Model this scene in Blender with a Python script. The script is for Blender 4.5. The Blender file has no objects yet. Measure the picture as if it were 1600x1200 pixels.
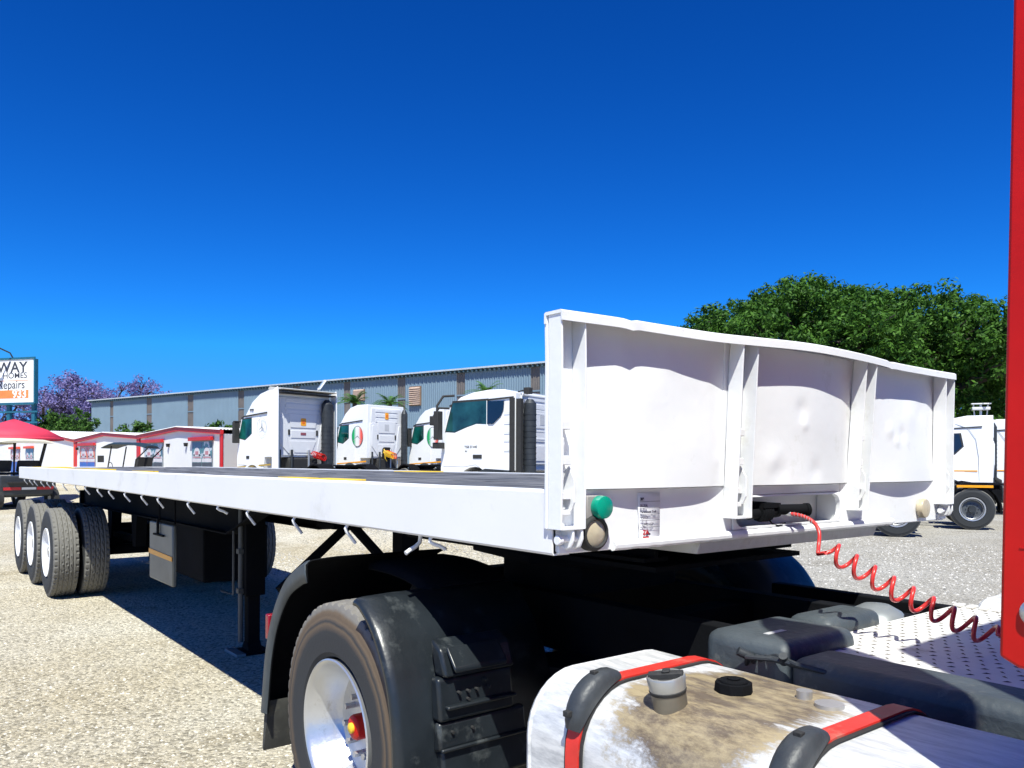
import bpy, bmesh, math, random
import numpy as np
from mathutils import Vector, Matrix, noise
R = math.radians
random.seed(7); rng = np.random.default_rng(7)
SC = bpy.context.scene
COL = SC.collection

# ------------------------------------------------------------------ camera, sky, sun, exposure
cd = bpy.data.cameras.new('camera'); cam = bpy.data.objects.new('camera', cd); COL.objects.link(cam)
cd.sensor_width = 36; cd.lens = 27.9; cd.shift_y = 0.0772; cd.clip_start = .05; cd.clip_end = 2000
cam.matrix_world = Matrix.Translation((1.789, -1.559, 1.647)) @ Matrix.Rotation(math.atan2(.786, .618), 4, 'Z') @ Matrix.Rotation(R(90), 4, 'X') @ Matrix.Rotation(R(.2), 4, 'Z')
SC.camera = cam
SUN = Vector((.48, -.365, 1.0)).normalized()
w = bpy.data.worlds.new('World'); SC.world = w; w.use_nodes = True
nt = w.node_tree; nt.nodes.clear()
sky = nt.nodes.new('ShaderNodeTexSky'); sky.sky_type = 'NISHITA'; sky.sun_disc = False
sky.sun_elevation = math.asin(SUN.z); sky.sun_rotation = math.atan2(SUN.x, SUN.y)
sky.altitude = 1300; sky.air_density = 1.0; sky.dust_density = .0; sky.ozone_density = 1.6
hs = nt.nodes.new('ShaderNodeHueSaturation'); hs.inputs['Saturation'].default_value = 1.35; hs.inputs['Value'].default_value = 1.0
hs.inputs['Hue'].default_value = .5
bg = nt.nodes.new('ShaderNodeBackground'); bg.inputs['Strength'].default_value = .053
wo = nt.nodes.new('ShaderNodeOutputWorld')
nt.links.new(sky.outputs[0], hs.inputs['Color']); tn = nt.nodes.new('ShaderNodeMix'); tn.data_type = 'RGBA'; tn.blend_type = 'MULTIPLY'; tn.inputs[0].default_value = 1; tn.inputs[7].default_value = (.27, .83, 1.18, 1)
nt.links.new(hs.outputs[0], tn.inputs[6]); gmm = nt.nodes.new('ShaderNodeGamma'); gmm.inputs[1].default_value = 1.3; nt.links.new(tn.outputs[2], gmm.inputs[0])
ck = nt.nodes.new('ShaderNodeMix'); ck.data_type = 'RGBA'; ck.blend_type = 'DARKEN'; ck.inputs[0].default_value = 1; ck.inputs[7].default_value = (1.6, 5.0, 13.0, 1)
nt.links.new(gmm.outputs[0], ck.inputs[6]); nt.links.new(ck.outputs[2], bg.inputs[0]); nt.links.new(bg.outputs[0], wo.inputs[0])
sl = bpy.data.lights.new('sun', 'SUN'); sl.energy = 5; sl.angle = R(.5); sl.color = (1, .995, .90)
so = bpy.data.objects.new('sun', sl); COL.objects.link(so)
so.rotation_euler = (-SUN).to_track_quat('-Z', 'Y').to_euler()
so.location = (0, 0, 30)
SC.view_settings.view_transform = 'Standard'; SC.view_settings.look = 'None'; SC.view_settings.gamma = 1
SC.view_settings.use_curve_mapping = False
SC.view_settings.exposure = .60
SC.cycles.max_bounces = 6; SC.cycles.diffuse_bounces = 3

# ------------------------------------------------------------------ materials
MATS = {}
def mat(name, col, rough=.5, metal=0, var=.12, vscale=3, bump=0, bscale=60, dirt=None, spec=.5, coat=0, emit=0):
    if name in MATS: return MATS[name]
    m = bpy.data.materials.new(name); m.use_nodes = True; t = m.node_tree; N = t.nodes; L = t.links
    b = N['Principled BSDF']; b.inputs['Roughness'].default_value = rough; b.inputs['Metallic'].default_value = metal
    b.inputs['Specular IOR Level'].default_value = spec; b.inputs['Coat Weight'].default_value = coat
    tc = N.new('ShaderNodeTexCoord')
    nz = N.new('ShaderNodeTexNoise'); nz.inputs['Scale'].default_value = vscale; nz.inputs['Detail'].default_value = 6
    L.new(tc.outputs['Object'], nz.inputs['Vector'])
    rp = N.new('ShaderNodeValToRGB'); c = col
    rp.color_ramp.elements[0].position = .3; rp.color_ramp.elements[1].position = .7
    rp.color_ramp.elements[0].color = [max(0, x*(1-var)) for x in c]+[1]; rp.color_ramp.elements[1].color = [min(1, x*(1+var)) for x in c]+[1]
    L.new(nz.outputs[0], rp.inputs[0]); out = rp.outputs[0]
    if dirt:
        dcol, amt, dsc = dirt
        n2 = N.new('ShaderNodeTexNoise'); n2.inputs['Scale'].default_value = dsc; n2.inputs['Detail'].default_value = 8; n2.inputs['Roughness'].default_value = .7
        L.new(tc.outputs['Object'], n2.inputs['Vector'])
        mr = N.new('ShaderNodeMapRange'); mr.inputs[1].default_value = .62-amt*.25; mr.inputs[2].default_value = .75; mr.inputs[4].default_value = .9
        L.new(n2.outputs[0], mr.inputs[0])
        mx = N.new('ShaderNodeMix'); mx.data_type = 'RGBA'; L.new(mr.outputs[0], mx.inputs[0]); L.new(out, mx.inputs[6]); mx.inputs[7].default_value = (*dcol, 1)
        out = mx.outputs[2]
    L.new(out, b.inputs['Base Color'])
    if bump:
        n3 = N.new('ShaderNodeTexNoise'); n3.inputs['Scale'].default_value = bscale; n3.inputs['Detail'].default_value = 5
        L.new(tc.outputs['Object'], n3.inputs['Vector'])
        bp = N.new('ShaderNodeBump'); bp.inputs['Strength'].default_value = bump; bp.inputs['Distance'].default_value = .01
        L.new(n3.outputs[0], bp.inputs['Height']); L.new(bp.outputs[0], b.inputs['Normal'])
    MATS[name] = m; return m
def nodes(m): return m.node_tree.nodes, m.node_tree.links, m.node_tree.nodes['Principled BSDF']

white = mat('trailer_white_paint', (.80, .81, .82), .42, 0, .03, 2.5, .12, 25, dirt=((.62, .62, .58), .12, 4))
railwhite = mat('rail_white_paint', (.80, .80, .80), .42, 0, .03, 1.5, .10, 12, dirt=((.60, .60, .55), .22, 2.2))
cabwhite = mat('cab_white_paint', (.80, .81, .82), .28, 0, .02, 2, coat=.3)
cabgrey = mat('cab_grey_white_plastic', (.66, .67, .69), .5, 0, .04, 2)
black = mat('chassis_black_paint', (.005, .0055, .007), .85, 0, .3, 4, .2, 30, spec=.12)
steel_dark = mat('dark_steel', (.03, .035, .04), .5, .2, .3, 5, .2, 40)
plastic = mat('fender_black_plastic', (.013, .017, .021), .34, 0, .25, 6, .25, 18, dirt=((.09, .10, .10), .25, 7))
plastic_g = mat('grey_black_plastic', (.05, .062, .07), .55, 0, .2, 8, .3, 40, dirt=((.18, .18, .16), .25, 9))
glass_dark = mat('dark_tinted_glass', (.005, .012, .03), .05, 0, .1, 2, spec=.8)
glass_teal = mat('teal_tinted_glass', (.004, .07, .06), .05, 0, .75, 2.2, spec=.6)
glass_cyan = mat('pale_teal_glass', (.05, .30, .30), .06, 0, .35, 2.5, spec=.6)
red = mat('bright_red_paint', (.50, .006, .003), .42, 0, .10, 6, .08, 30, spec=.3)
redtrim = mat('hut_red_trim', (.50, .015, .018), .45, 0, .08, 2)
orangetrim = mat('hut_orange_red_fascia', (.72, .06, .01), .45, 0, .08, 2)
yellow = mat('yellow_paint', (.75, .50, .03), .5, 0, .1, 8, dirt=((.25, .2, .1), .2, 10))
amber = mat('amber_reflective_tape', (.85, .35, .01), .35, 0, .06, 10)
steelrim = mat('brushed_wheel_alloy', (.62, .63, .64), .3, .75, .08, 6, .1, 60, dirt=((.30, .27, .22), .05, 5))
silver = mat('silver_steel', (.5, .5, .5), .35, .7, .1, 8)
white_wheel = mat('white_rim_paint', (.78, .80, .84), .4, 0, .04, 6)
rubber = mat('black_rubber', (.022, .022, .022), .75, 0, .2, 12, .3, 60)
hutwhite = mat('hut_white_panel', (.80, .80, .79), .6, 0, .02, 1)
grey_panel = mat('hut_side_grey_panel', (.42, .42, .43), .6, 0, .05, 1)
cream = mat('cream_canopy', (.62, .58, .46), .5, 0, .05, 3)
navy = mat('dark_navy_canopy', (.012, .03, .045), .6, 0, .1, 4)

# tyre: grey dusty tread, darker side wall with brown scuff rings
def tyre_mat(name, side, tread, brown, Rr, Ri):
    m = bpy.data.materials.new(name); m.use_nodes = True; N, L, b = nodes(m)
    tc = N.new('ShaderNodeTexCoord'); sp = N.new('ShaderNodeSeparateXYZ'); L.new(tc.outputs['Object'], sp.inputs[0])
    cx = N.new('ShaderNodeCombineXYZ'); L.new(sp.outputs[0], cx.inputs[0]); L.new(sp.outputs[2], cx.inputs[2])
    ln = N.new('ShaderNodeVectorMath'); ln.operation = 'LENGTH'; L.new(cx.outputs[0], ln.inputs[0])
    nz = N.new('ShaderNodeTexNoise'); nz.inputs['Scale'].default_value = 9; nz.inputs['Detail'].default_value = 7; L.new(tc.outputs['Object'], nz.inputs['Vector'])
    ad = N.new('ShaderNodeMath'); ad.operation = 'MULTIPLY_ADD'; L.new(nz.outputs[0], ad.inputs[0]); ad.inputs[1].default_value = .022; L.new(ln.outputs['Value'], ad.inputs[2])
    rp = N.new('ShaderNodeValToRGB'); r = rp.color_ramp
    mr = N.new('ShaderNodeMapRange'); mr.inputs[1].default_value = Ri; mr.inputs[2].default_value = Rr+.01; L.new(ad.outputs[0], mr.inputs[0]); L.new(mr.outputs[0], rp.inputs[0])
    r.elements[0].position = 0; r.elements[0].color = (*side, 1); r.elements[1].position = 1; r.elements[1].color = (*tread, 1)
    for p, c in ((.5, side), (.62, brown), (.66, side), (.72, brown), (.76, [x*.8 for x in brown]), (.82, brown), (.88, tread)):
        e = r.elements.new(p); e.color = (*c, 1)
    L.new(rp.outputs[0], b.inputs['Base Color']); b.inputs['Roughness'].default_value = .8
    n3 = N.new('ShaderNodeTexNoise'); n3.inputs['Scale'].default_value = 80; L.new(tc.outputs['Object'], n3.inputs['Vector'])
    bp = N.new('ShaderNodeBump'); bp.inputs['Strength'].default_value = .3; bp.inputs['Distance'].default_value = .003; L.new(n3.outputs[0], bp.inputs['Height']); L.new(bp.outputs[0], b.inputs['Normal'])
    return m
tyre_near = tyre_mat('scuffed_tyre_rubber', (.028, .030, .033), (.17, .16, .145), (.12, .085, .055), .54, .29)
tyre_trl = tyre_mat('dusty_tyre_rubber', (.020, .023, .026), (.15, .145, .13), (.025, .028, .032), .54, .29)

# ground: pale crushed stone
gm = bpy.data.materials.new('crushed_stone_gravel'); gm.use_nodes = True; N, L, b = nodes(gm)
tc = N.new('ShaderNodeTexCoord')
def nzn(s, d=5, rgh=.6):
    n = N.new('ShaderNodeTexNoise'); n.inputs['Scale'].default_value = s; n.inputs['Detail'].default_value = d; n.inputs['Roughness'].default_value = rgh
    L.new(tc.outputs['Object'], n.inputs['Vector']); return n
big = nzn(.35, 6); midn = nzn(.8, 7); fine = nzn(38, 8, .75)
vor = N.new('ShaderNodeTexVoronoi'); vor.inputs['Scale'].default_value = 42; L.new(tc.outputs['Object'], vor.inputs['Vector'])
vor2 = N.new('ShaderNodeTexVoronoi'); vor2.inputs['Scale'].default_value = 17; L.new(tc.outputs['Object'], vor2.inputs['Vector'])
r1 = N.new('ShaderNodeValToRGB'); r1.color_ramp.elements[0].color = (.49, .435, .315, 1); r1.color_ramp.elements[1].color = (.61, .58, .49, 1)
r1.color_ramp.elements[0].position = .35; r1.color_ramp.elements[1].position = .65; L.new(big.outputs[0], r1.inputs[0])
r2 = N.new('ShaderNodeValToRGB'); e = r2.color_ramp; e.elements[0].color = (.45, .43, .39, 1); e.elements[0].position = .28; e.elements[1].color = (1.18, 1.16, 1.13, 1); e.elements[1].position = .60
L.new(fine.outputs[0], r2.inputs[0])
mx = N.new('ShaderNodeMix'); mx.data_type = 'RGBA'; mx.blend_type = 'MULTIPLY'; mx.inputs[0].default_value = 1; L.new(r1.outputs[0], mx.inputs[6]); L.new(r2.outputs[0], mx.inputs[7])
sepc = N.new('ShaderNodeSeparateColor'); L.new(vor.outputs['Color'], sepc.inputs[0])
r3 = N.new('ShaderNodeValToRGB'); e = r3.color_ramp; e.elements[0].color = (.42, .42, .42, 1); e.elements[0].position = .05; e.elements[1].color = (1.1, 1.1, 1.1, 1); e.elements[1].position = .6
L.new(sepc.outputs[0], r3.inputs[0])
mx2 = N.new('ShaderNodeMix'); mx2.data_type = 'RGBA'; mx2.blend_type = 'MULTIPLY'; mx2.inputs[0].default_value = .8; L.new(mx.outputs[2], mx2.inputs[6]); L.new(r3.outputs[0], mx2.inputs[7])
# worn damp stains with their own shape
r4 = N.new('ShaderNodeMapRange'); r4.inputs[1].default_value = .58; r4.inputs[2].default_value = .70; L.new(midn.outputs[0], r4.inputs[0])
mx3 = N.new('ShaderNodeMix'); mx3.data_type = 'RGBA'; ms = N.new('ShaderNodeMath'); ms.operation = 'MULTIPLY'; ms.inputs[1].default_value = .6; L.new(r4.outputs[0], ms.inputs[0]); L.new(ms.outputs[0], mx3.inputs[0])
L.new(mx2.outputs[2], mx3.inputs[6]); mx3.inputs[7].default_value = (.27, .22, .13, 1)
# the yard is greyer chippings on the far side of the trailer
sx = N.new('ShaderNodeSeparateXYZ'); L.new(tc.outputs['Object'], sx.inputs[0])
gy = N.new('ShaderNodeMath'); gy.operation = 'MULTIPLY_ADD'; L.new(sx.outputs[0], gy.inputs[0]); gy.inputs[1].default_value = .9; L.new(sx.outputs[1], gy.inputs[2])
gr = N.new('ShaderNodeMapRange'); gr.inputs[1].default_value = -3; gr.inputs[2].default_value = 5; gr.inputs[4].default_value = .75; L.new(gy.outputs[0], gr.inputs[0])
hv = N.new('ShaderNodeHueSaturation'); hv.inputs['Saturation'].default_value = .35; hv.inputs['Value'].default_value = .66; L.new(mx3.outputs[2], hv.inputs['Color'])
mx4 = N.new('ShaderNodeMix'); mx4.data_type = 'RGBA'; L.new(gr.outputs[0], mx4.inputs[0]); L.new(mx3.outputs[2], mx4.inputs[6]); L.new(hv.outputs[0], mx4.inputs[7])
L.new(mx4.outputs[2], b.inputs['Base Color']); b.inputs['Roughness'].default_value = .95; b.inputs['Specular IOR Level'].default_value = .1
ht = N.new('ShaderNodeMath'); ht.operation = 'MULTIPLY_ADD'; L.new(vor.outputs['Distance'], ht.inputs[0]); ht.inputs[1].default_value = -.8; L.new(fine.outputs[0], ht.inputs[2])
bp = N.new('ShaderNodeBump'); bp.inputs['Strength'].default_value = .9; bp.inputs['Distance'].default_value = .022; L.new(ht.outputs[0], bp.inputs['Height']); L.new(bp.outputs[0], b.inputs['Normal'])

def stone_mat(name, c0, c1):
    m = bpy.data.materials.new(name); m.use_nodes = True; N, L, b = nodes(m)
    g = N.new('ShaderNodeNewGeometry'); rp = N.new('ShaderNodeValToRGB'); rp.color_ramp.elements[0].color = (*c0, 1); rp.color_ramp.elements[1].color = (*c1, 1)
    L.new(g.outputs['Random Per Island'], rp.inputs[0]); L.new(rp.outputs[0], b.inputs['Base Color']); b.inputs['Roughness'].default_value = .95
    return m
stone = stone_mat('loose_stone', (.20, .18, .14), (.66, .62, .53))
stone_g = stone_mat('loose_grey_stone', (.12, .12, .115), (.62, .60, .56))

def leaf_mat(name, c0, c1, trans=.25):
    m = bpy.data.materials.new(name); m.use_nodes = True; N, L, b = nodes(m)
    g = N.new('ShaderNodeNewGeometry'); rp = N.new('ShaderNodeValToRGB'); rp.color_ramp.elements[0].color = (*c0, 1); rp.color_ramp.elements[1].color = (*c1, 1)
    L.new(g.outputs['Random Per Island'], rp.inputs[0]); L.new(rp.outputs[0], b.inputs['Base Color']); b.inputs['Roughness'].default_value = .6; b.inputs['Specular IOR Level'].default_value = .2
    tr = N.new('ShaderNodeBsdfTranslucent'); L.new(rp.outputs[0], tr.inputs[0]); ms = N.new('ShaderNodeMixShader'); ms.inputs[0].default_value = trans
    L.new(b.outputs[0], ms.inputs[1]); L.new(tr.outputs[0], ms.inputs[2]); L.new(ms.outputs[0], N['Material Output'].inputs[0]); return m
leaf_big = leaf_mat('tree_leaf', (.014, .055, .007), (.085, .20, .024))
leaf_shrub = leaf_mat('shrub_leaf', (.022, .07, .010), (.08, .17, .03))
leaf_palm = leaf_mat('palm_leaf', (.03, .10, .02), (.10, .22, .05))
leaf_jac = leaf_mat('jacaranda_blossom', (.10, .095, .25), (.26, .22, .44), .25)
bark = mat('bark', (.05, .04, .032), .9, 0, .3, 5, .5, 20)

# tank metal with brown diesel grime on its top
tk = bpy.data.materials.new('scuffed_tank_aluminium'); tk.use_nodes = True; N, L, b = nodes(tk); tc = N.new('ShaderNodeTexCoord')
mp = N.new('ShaderNodeMapping'); mp.inputs['Scale'].default_value = (3, 14, 14); L.new(tc.outputs['Object'], mp.inputs[0])
a1 = N.new('ShaderNodeTexNoise'); a1.inputs['Scale'].default_value = 2.5; a1.inputs['Detail'].default_value = 10; a1.inputs['Roughness'].default_value = .7; L.new(mp.outputs[0], a1.inputs['Vector'])
rpa = N.new('ShaderNodeValToRGB'); rpa.color_ramp.elements[0].color = (.46, .47, .48, 1); rpa.color_ramp.elements[0].position = .35; rpa.color_ramp.elements[1].color = (.76, .76, .75, 1); rpa.color_ramp.elements[1].position = .6; L.new(a1.outputs[0], rpa.inputs[0])
a2 = N.new('ShaderNodeTexNoise'); a2.inputs['Scale'].default_value = 6; a2.inputs['Detail'].default_value = 12; a2.inputs['Roughness'].default_value = .78; mp2 = N.new('ShaderNodeMapping'); mp2.inputs['Scale'].default_value = (1.2, 3.2, 1.4); L.new(tc.outputs['Object'], mp2.inputs[0]); L.new(mp2.outputs[0], a2.inputs['Vector'])
sp = N.new('ShaderNodeSeparateXYZ'); L.new(tc.outputs['Object'], sp.inputs[0])
# grime blob round the filler necks: distance from (filler) in x,y,z
vd = N.new('ShaderNodeVectorMath'); vd.operation = 'DISTANCE'; mpp = N.new('ShaderNodeMapping'); mpp.inputs['Scale'].default_value = (1, .75, 1.1); L.new(tc.outputs['Object'], mpp.inputs[0])
L.new(mpp.outputs[0], vd.inputs[0]); vd.inputs[1].default_value = (.55, .12*.75, 1.02*1.1)
mra = N.new('ShaderNodeMapRange'); mra.inputs[1].default_value = .12; mra.inputs[2].default_value = .37; mra.inputs[3].default_value = 1; mra.inputs[4].default_value = -.15; L.new(vd.outputs['Value'], mra.inputs[0])
sm = N.new('ShaderNodeMath'); sm.operation = 'MULTIPLY_ADD'; L.new(a2.outputs[0], sm.inputs[0]); sm.inputs[1].default_value = 1.6; L.new(mra.outputs[0], sm.inputs[2])
mrb = N.new('ShaderNodeMapRange'); mrb.inputs[1].default_value = 1.12; mrb.inputs[2].default_value = 1.34; mrb.inputs[4].default_value = .88; L.new(sm.outputs[0], mrb.inputs[0])
rpb = N.new('ShaderNodeValToRGB'); rpb.color_ramp.elements[0].color = (.085, .045, .008, 1); rpb.color_ramp.elements[0].position = .43; rpb.color_ramp.elements[1].color = (.38, .29, .14, 1); rpb.color_ramp.elements[1].position = .60; L.new(a2.outputs[0], rpb.inputs[0])
mxa = N.new('ShaderNodeMix'); mxa.data_type = 'RGBA'; L.new(mrb.outputs[0], mxa.inputs[0]); L.new(rpa.outputs[0], mxa.inputs[6]); L.new(rpb.outputs[0], mxa.inputs[7])
L.new(mxa.outputs[2], b.inputs['Base Color']); b.inputs['Metallic'].default_value = .25; b.inputs['Roughness'].default_value = .45
bp = N.new('ShaderNodeBump'); bp.inputs['Strength'].default_value = .15; bp.inputs['Distance'].default_value = .01; L.new(a1.outputs[0], bp.inputs['Height']); L.new(bp.outputs[0], b.inputs['Normal'])

# weathered deck timber
dk = bpy.data.materials.new('weathered_deck_timber'); dk.use_nodes = True; N, L, b = nodes(dk); tc = N.new('ShaderNodeTexCoord')
mp = N.new('ShaderNodeMapping'); mp.inputs['Scale'].default_value = (1.2, 9, 9); L.new(tc.outputs['Object'], mp.inputs[0])
a1 = N.new('ShaderNodeTexNoise'); a1.inputs['Scale'].default_value = 1.6; a1.inputs['Detail'].default_value = 9; a1.inputs['Roughness'].default_value = .65; L.new(mp.outputs[0], a1.inputs['Vector'])
rpa = N.new('ShaderNodeValToRGB'); rpa.color_ramp.elements[0].color = (.035, .038, .045, 1); rpa.color_ramp.elements[0].position = .36; rpa.color_ramp.elements[1].color = (.20, .20, .21, 1); rpa.color_ramp.elements[1].position = .68; L.new(a1.outputs[0], rpa.inputs[0])
L.new(rpa.outputs[0], b.inputs['Base Color']); b.inputs['Roughness'].default_value = .75
bp = N.new('ShaderNodeBump'); bp.inputs['Strength'].default_value = .5; bp.inputs['Distance'].default_value = .01; L.new(a1.outputs[0], bp.inputs['Height']); L.new(bp.outputs[0], b.inputs['Normal'])

# tricolour roundel print (object x runs across the disc)
tri = bpy.data.materials.new('green_white_red_roundel'); tri.use_nodes = True; N, L, b = nodes(tri); tc = N.new('ShaderNodeTexCoord'); sp = N.new('ShaderNodeSeparateXYZ'); L.new(tc.outputs['Object'], sp.inputs[0])
mr = N.new('ShaderNodeMapRange'); mr.inputs[1].default_value = .5; mr.inputs[2].default_value = -.5; L.new(sp.outputs[0], mr.inputs[0]); rp = N.new('ShaderNodeValToRGB'); L.new(mr.outputs[0], rp.inputs[0])
rp.color_ramp.elements[0].color = (.0, .35, .08, 1); rp.color_ramp.elements[1].color = (.75, .03, .02, 1)
for p, c in ((.25, (.0, .38, .12, 1)), (.42, (.8, .82, .8, 1)), (.58, (.8, .8, .8, 1)), (.75, (.85, .12, .08, 1))):
    e = rp.color_ramp.elements.new(p); e.color = c
L.new(rp.outputs[0], b.inputs['Base Color']); b.inputs['Roughness'].default_value = .35

# ------------------------------------------------------------------ mesh helpers
class MB:
    def __init__(s): s.v = []; s.f = []
    def add(s, vs, fs):
        o = len(s.v); s.v += [tuple(v) for v in vs]; s.f += [tuple(i+o for i in f) for f in fs]; return s
    def box(s, x0, x1, y0, y1, z0, z1, M=None):
        v = [Vector((x, y, z)) for x in (x0, x1) for y in (y0, y1) for z in (z0, z1)]
        if M: v = [M @ p for p in v]
        return s.add(v, [(0, 1, 3, 2), (4, 6, 7, 5), (0, 4, 5, 1), (2, 3, 7, 6), (0, 2, 6, 4), (1, 5, 7, 3)])
    def ring_loft(s, rings, close=True, cap=True, loop=False):
        n = len(rings[0]); vs = [p for r in rings for p in r]; fs = []
        m = len(rings)
        for i in range(m if loop else m-1):
            a = i*n; c = ((i+1) % m)*n
            for j in range(n if close else n-1):
                k = (j+1) % n; fs.append((a+j, a+k, c+k, c+j))
        if cap and not loop: fs.append(tuple(range(n))[::-1]); fs.append(tuple((m-1)*n+j for j in range(n)))
        return s.add(vs, fs)
    def cyl(s, p0, p1, r0, r1=None, n=16, cap=True):
        if r1 is None: r1 = r0
        p0 = Vector(p0); p1 = Vector(p1); d = (p1-p0).normalized(); a = d.orthogonal().normalized(); b_ = d.cross(a)
        return s.ring_loft([[p+(a*math.cos(t)+b_*math.sin(t))*r for t in [2*math.pi*i/n for i in range(n)]] for p, r in ((p0, r0), (p1, r1))], cap=cap)
    def tube(s, pts, r, n=8):
        pts = [Vector(p) for p in pts]; rr = r if isinstance(r, (list, tuple)) else [r]*len(pts); rings = []; prev = None
        for i, p in enumerate(pts):
            d = (pts[min(i+1, len(pts)-1)]-pts[max(i-1, 0)]).normalized()
            a = d.orthogonal().normalized() if prev is None else (prev-d*prev.dot(d)).normalized()
            prev = a; b_ = d.cross(a)
            rings.append([p+(a*math.cos(t)+b_*math.sin(t))*rr[i] for t in [2*math.pi*k/n for k in range(n)]])
        return s.ring_loft(rings)
    def prism(s, poly, a0, a1, axis='y', M=None):
        f = {'y': lambda p, a: (p[0], a, p[1]), 'x': lambda p, a: (a, p[0], p[1]), 'z': lambda p, a: (p[0], p[1], a)}[axis]
        rings = [[Vector(f(p, a)) for p in poly] for a in (a0, a1)]
        if M: rings = [[M @ q for q in r] for r in rings]
        return s.ring_loft(rings)
    def lathe(s, prof, n=32, c=(0, 0, 0), axis='y', loop=False):
        # prof: (axial, radius)
        rings = []
        for i in range(n):
            t = 2*math.pi*i/n; q = []
            for a, r in prof:
                if axis == 'y': q.append((c[0]+r*math.cos(t), c[1]+a, c[2]+r*math.sin(t)))
                elif axis == 'z': q.append((c[0]+r*math.cos(t), c[1]+r*math.sin(t), c[2]+a))
                else: q.append((c[0]+a, c[1]+r*math.cos(t), c[2]+r*math.sin(t)))
            rings.append(q)
        return s.ring_loft(rings, close=loop, loop=True)
    def mesh(s, name, smooth=35):
        me = bpy.data.meshes.new(name); me.from_pydata(s.v, [], s.f); me.validate()
        bm = bmesh.new(); bm.from_mesh(me); bmesh.ops.recalc_face_normals(bm, faces=bm.faces); bm.to_mesh(me); bm.free()
        if smooth:
            me.polygons.foreach_set('use_smooth', [True]*len(me.polygons)); me.set_sharp_from_angle(angle=R(smooth))
        return me
def link(name, me, m, parent=None, loc=None, rz=0, bevel=0, seg=2, solid=0):
    o = bpy.data.objects.new(name, me); COL.objects.link(o)
    if m is not None and len(me.materials) == 0: me.materials.append(m)
    if parent:
        o.parent = parent
        o.location = loc if loc is not None else parent.get('_off', (0, 0, 0))
    elif loc is not None: o.location = loc
    o.rotation_euler = (0, 0, rz)
    if solid: q = o.modifiers.new('s', 'SOLIDIFY'); q.thickness = solid; q.offset = 0
    if bevel:
        q = o.modifiers.new('b', 'BEVEL'); q.width = bevel; q.segments = seg; q.limit_method = 'ANGLE'; q.angle_limit = R(35); q.harden_normals = False
    return o
def obj(name, mb, m, parent=None, **k):
    sm = k.pop('smooth', 35); return link(name, mb.mesh(name, sm), m, parent, **k)
def tag(o, label=None, cat=None, group=None, kind=None):
    if label: o['label'] = label
    if cat: o['category'] = cat
    if group: o['group'] = group
    if kind: o['kind'] = kind
    return o
def thing(name, label, cat, loc=(0, 0, 0), rz=0, group=None, worldbuilt=False):
    o = bpy.data.objects.new(name, None); COL.objects.link(o); o.location = loc; o.rotation_euler = (0, 0, rz); o.empty_display_size = .3
    tag(o, label, cat, group)
    if worldbuilt: o['_off'] = (-loc[0], -loc[1], -loc[2])
    return o
def text(name, s, size, M, m, parent, extrude=.001, align='CENTER', bold=0, sx=1):
    c = bpy.data.curves.new(name, 'FONT'); c.body = s; c.size = size; c.extrude = extrude; c.align_x = align; c.align_y = 'CENTER'; c.offset = bold
    o = bpy.data.objects.new(name, c); COL.objects.link(o)
    me = bpy.data.meshes.new_from_object(o.evaluated_get(bpy.context.evaluated_depsgraph_get())); bpy.data.objects.remove(o)
    me.transform(M @ Matrix.Diagonal((sx, 1, 1, 1))); me.materials.clear()
    return link(name, me, m, parent)
def rrect(a0, a1, b0, b1, r, n=5):
    p = []
    for (cx, cy, t0) in ((a1-r, b1-r, 0), (a0+r, b1-r, 90), (a0+r, b0+r, 180), (a1-r, b0+r, 270)):
        for i in range(n+1):
            t = R(t0+90*i/n); p.append((cx+r*math.cos(t), cy+r*math.sin(t)))
    return p
def copy_tree(o, parent=None):
    c = o.copy(); COL.objects.link(c)
    if parent: c.parent = parent
    for ch in list(o.children): copy_tree(ch, c)
    return c

# ------------------------------------------------------------------ tyres and wheels (axis along y, outer face at y=0 going inwards +y)
def tyre_mesh(name, Rt, W, Ri, nseg, kind):
    cols = []          # (y, r, is_tread)
    cols += [(W*.16, Ri, 0), (.01, Ri+.012, 0), (-.002, Ri+.03, 0), (-.006, Ri+.09, 0), (-.008, Ri+.15, 0), (-.004, Rt-.075, 0), (.004, Rt-.045, 0), (.008, Rt-.03, 0), (.014, Rt-.012, 0)]
    nt_ = 24
    for i in range(nt_+1):
        t = i/nt_; cols.append((.018+(W-.036)*t, Rt-.006*(2*t-1)**2, 1+t))
    cols += [(W-.014, Rt-.012, 0), (W-.004, Rt-.045, 0), (W+.004, Ri+.12, 0), (W, Ri+.03, 0), (W*.84, Ri, 0)]
    rings = []
    for s in range(nseg):
        a = 2*math.pi*s/nseg; q = []
        for (y, r, tr) in cols:
            rr = r
            if tr:
                t = tr-1
                g = [.22, .42, .62, .80] if kind == 'trl' else [.2, .4, .6, .8]
                near = min(abs(t-x) for x in g)
                band = sum(t > x for x in g)
                if near < .021: rr -= .011
                else:
                    if band in (0, 4):
                        if (s % 4 == 0) and (t < .12 or t > .88): rr -= .012
                    elif kind == 'trl':
                        if (s+band*1 + int(t*24)) % 5 == 0: rr -= .009
                    else:
                        if (s+band*2) % 5 == 0: rr -= .007
            elif .015 > y > .001 and abs(r-(Rt-.012)) < .004 or abs(r-(Rt-.03)) < .001:
                if s % 4 == 0: rr -= .008
            q.append((rr*math.cos(a), y, rr*math.sin(a)))
        rings.append(q)
    mb = MB(); mb.ring_loft(rings, close=False, loop=True); return mb.mesh(name, 25)
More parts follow.
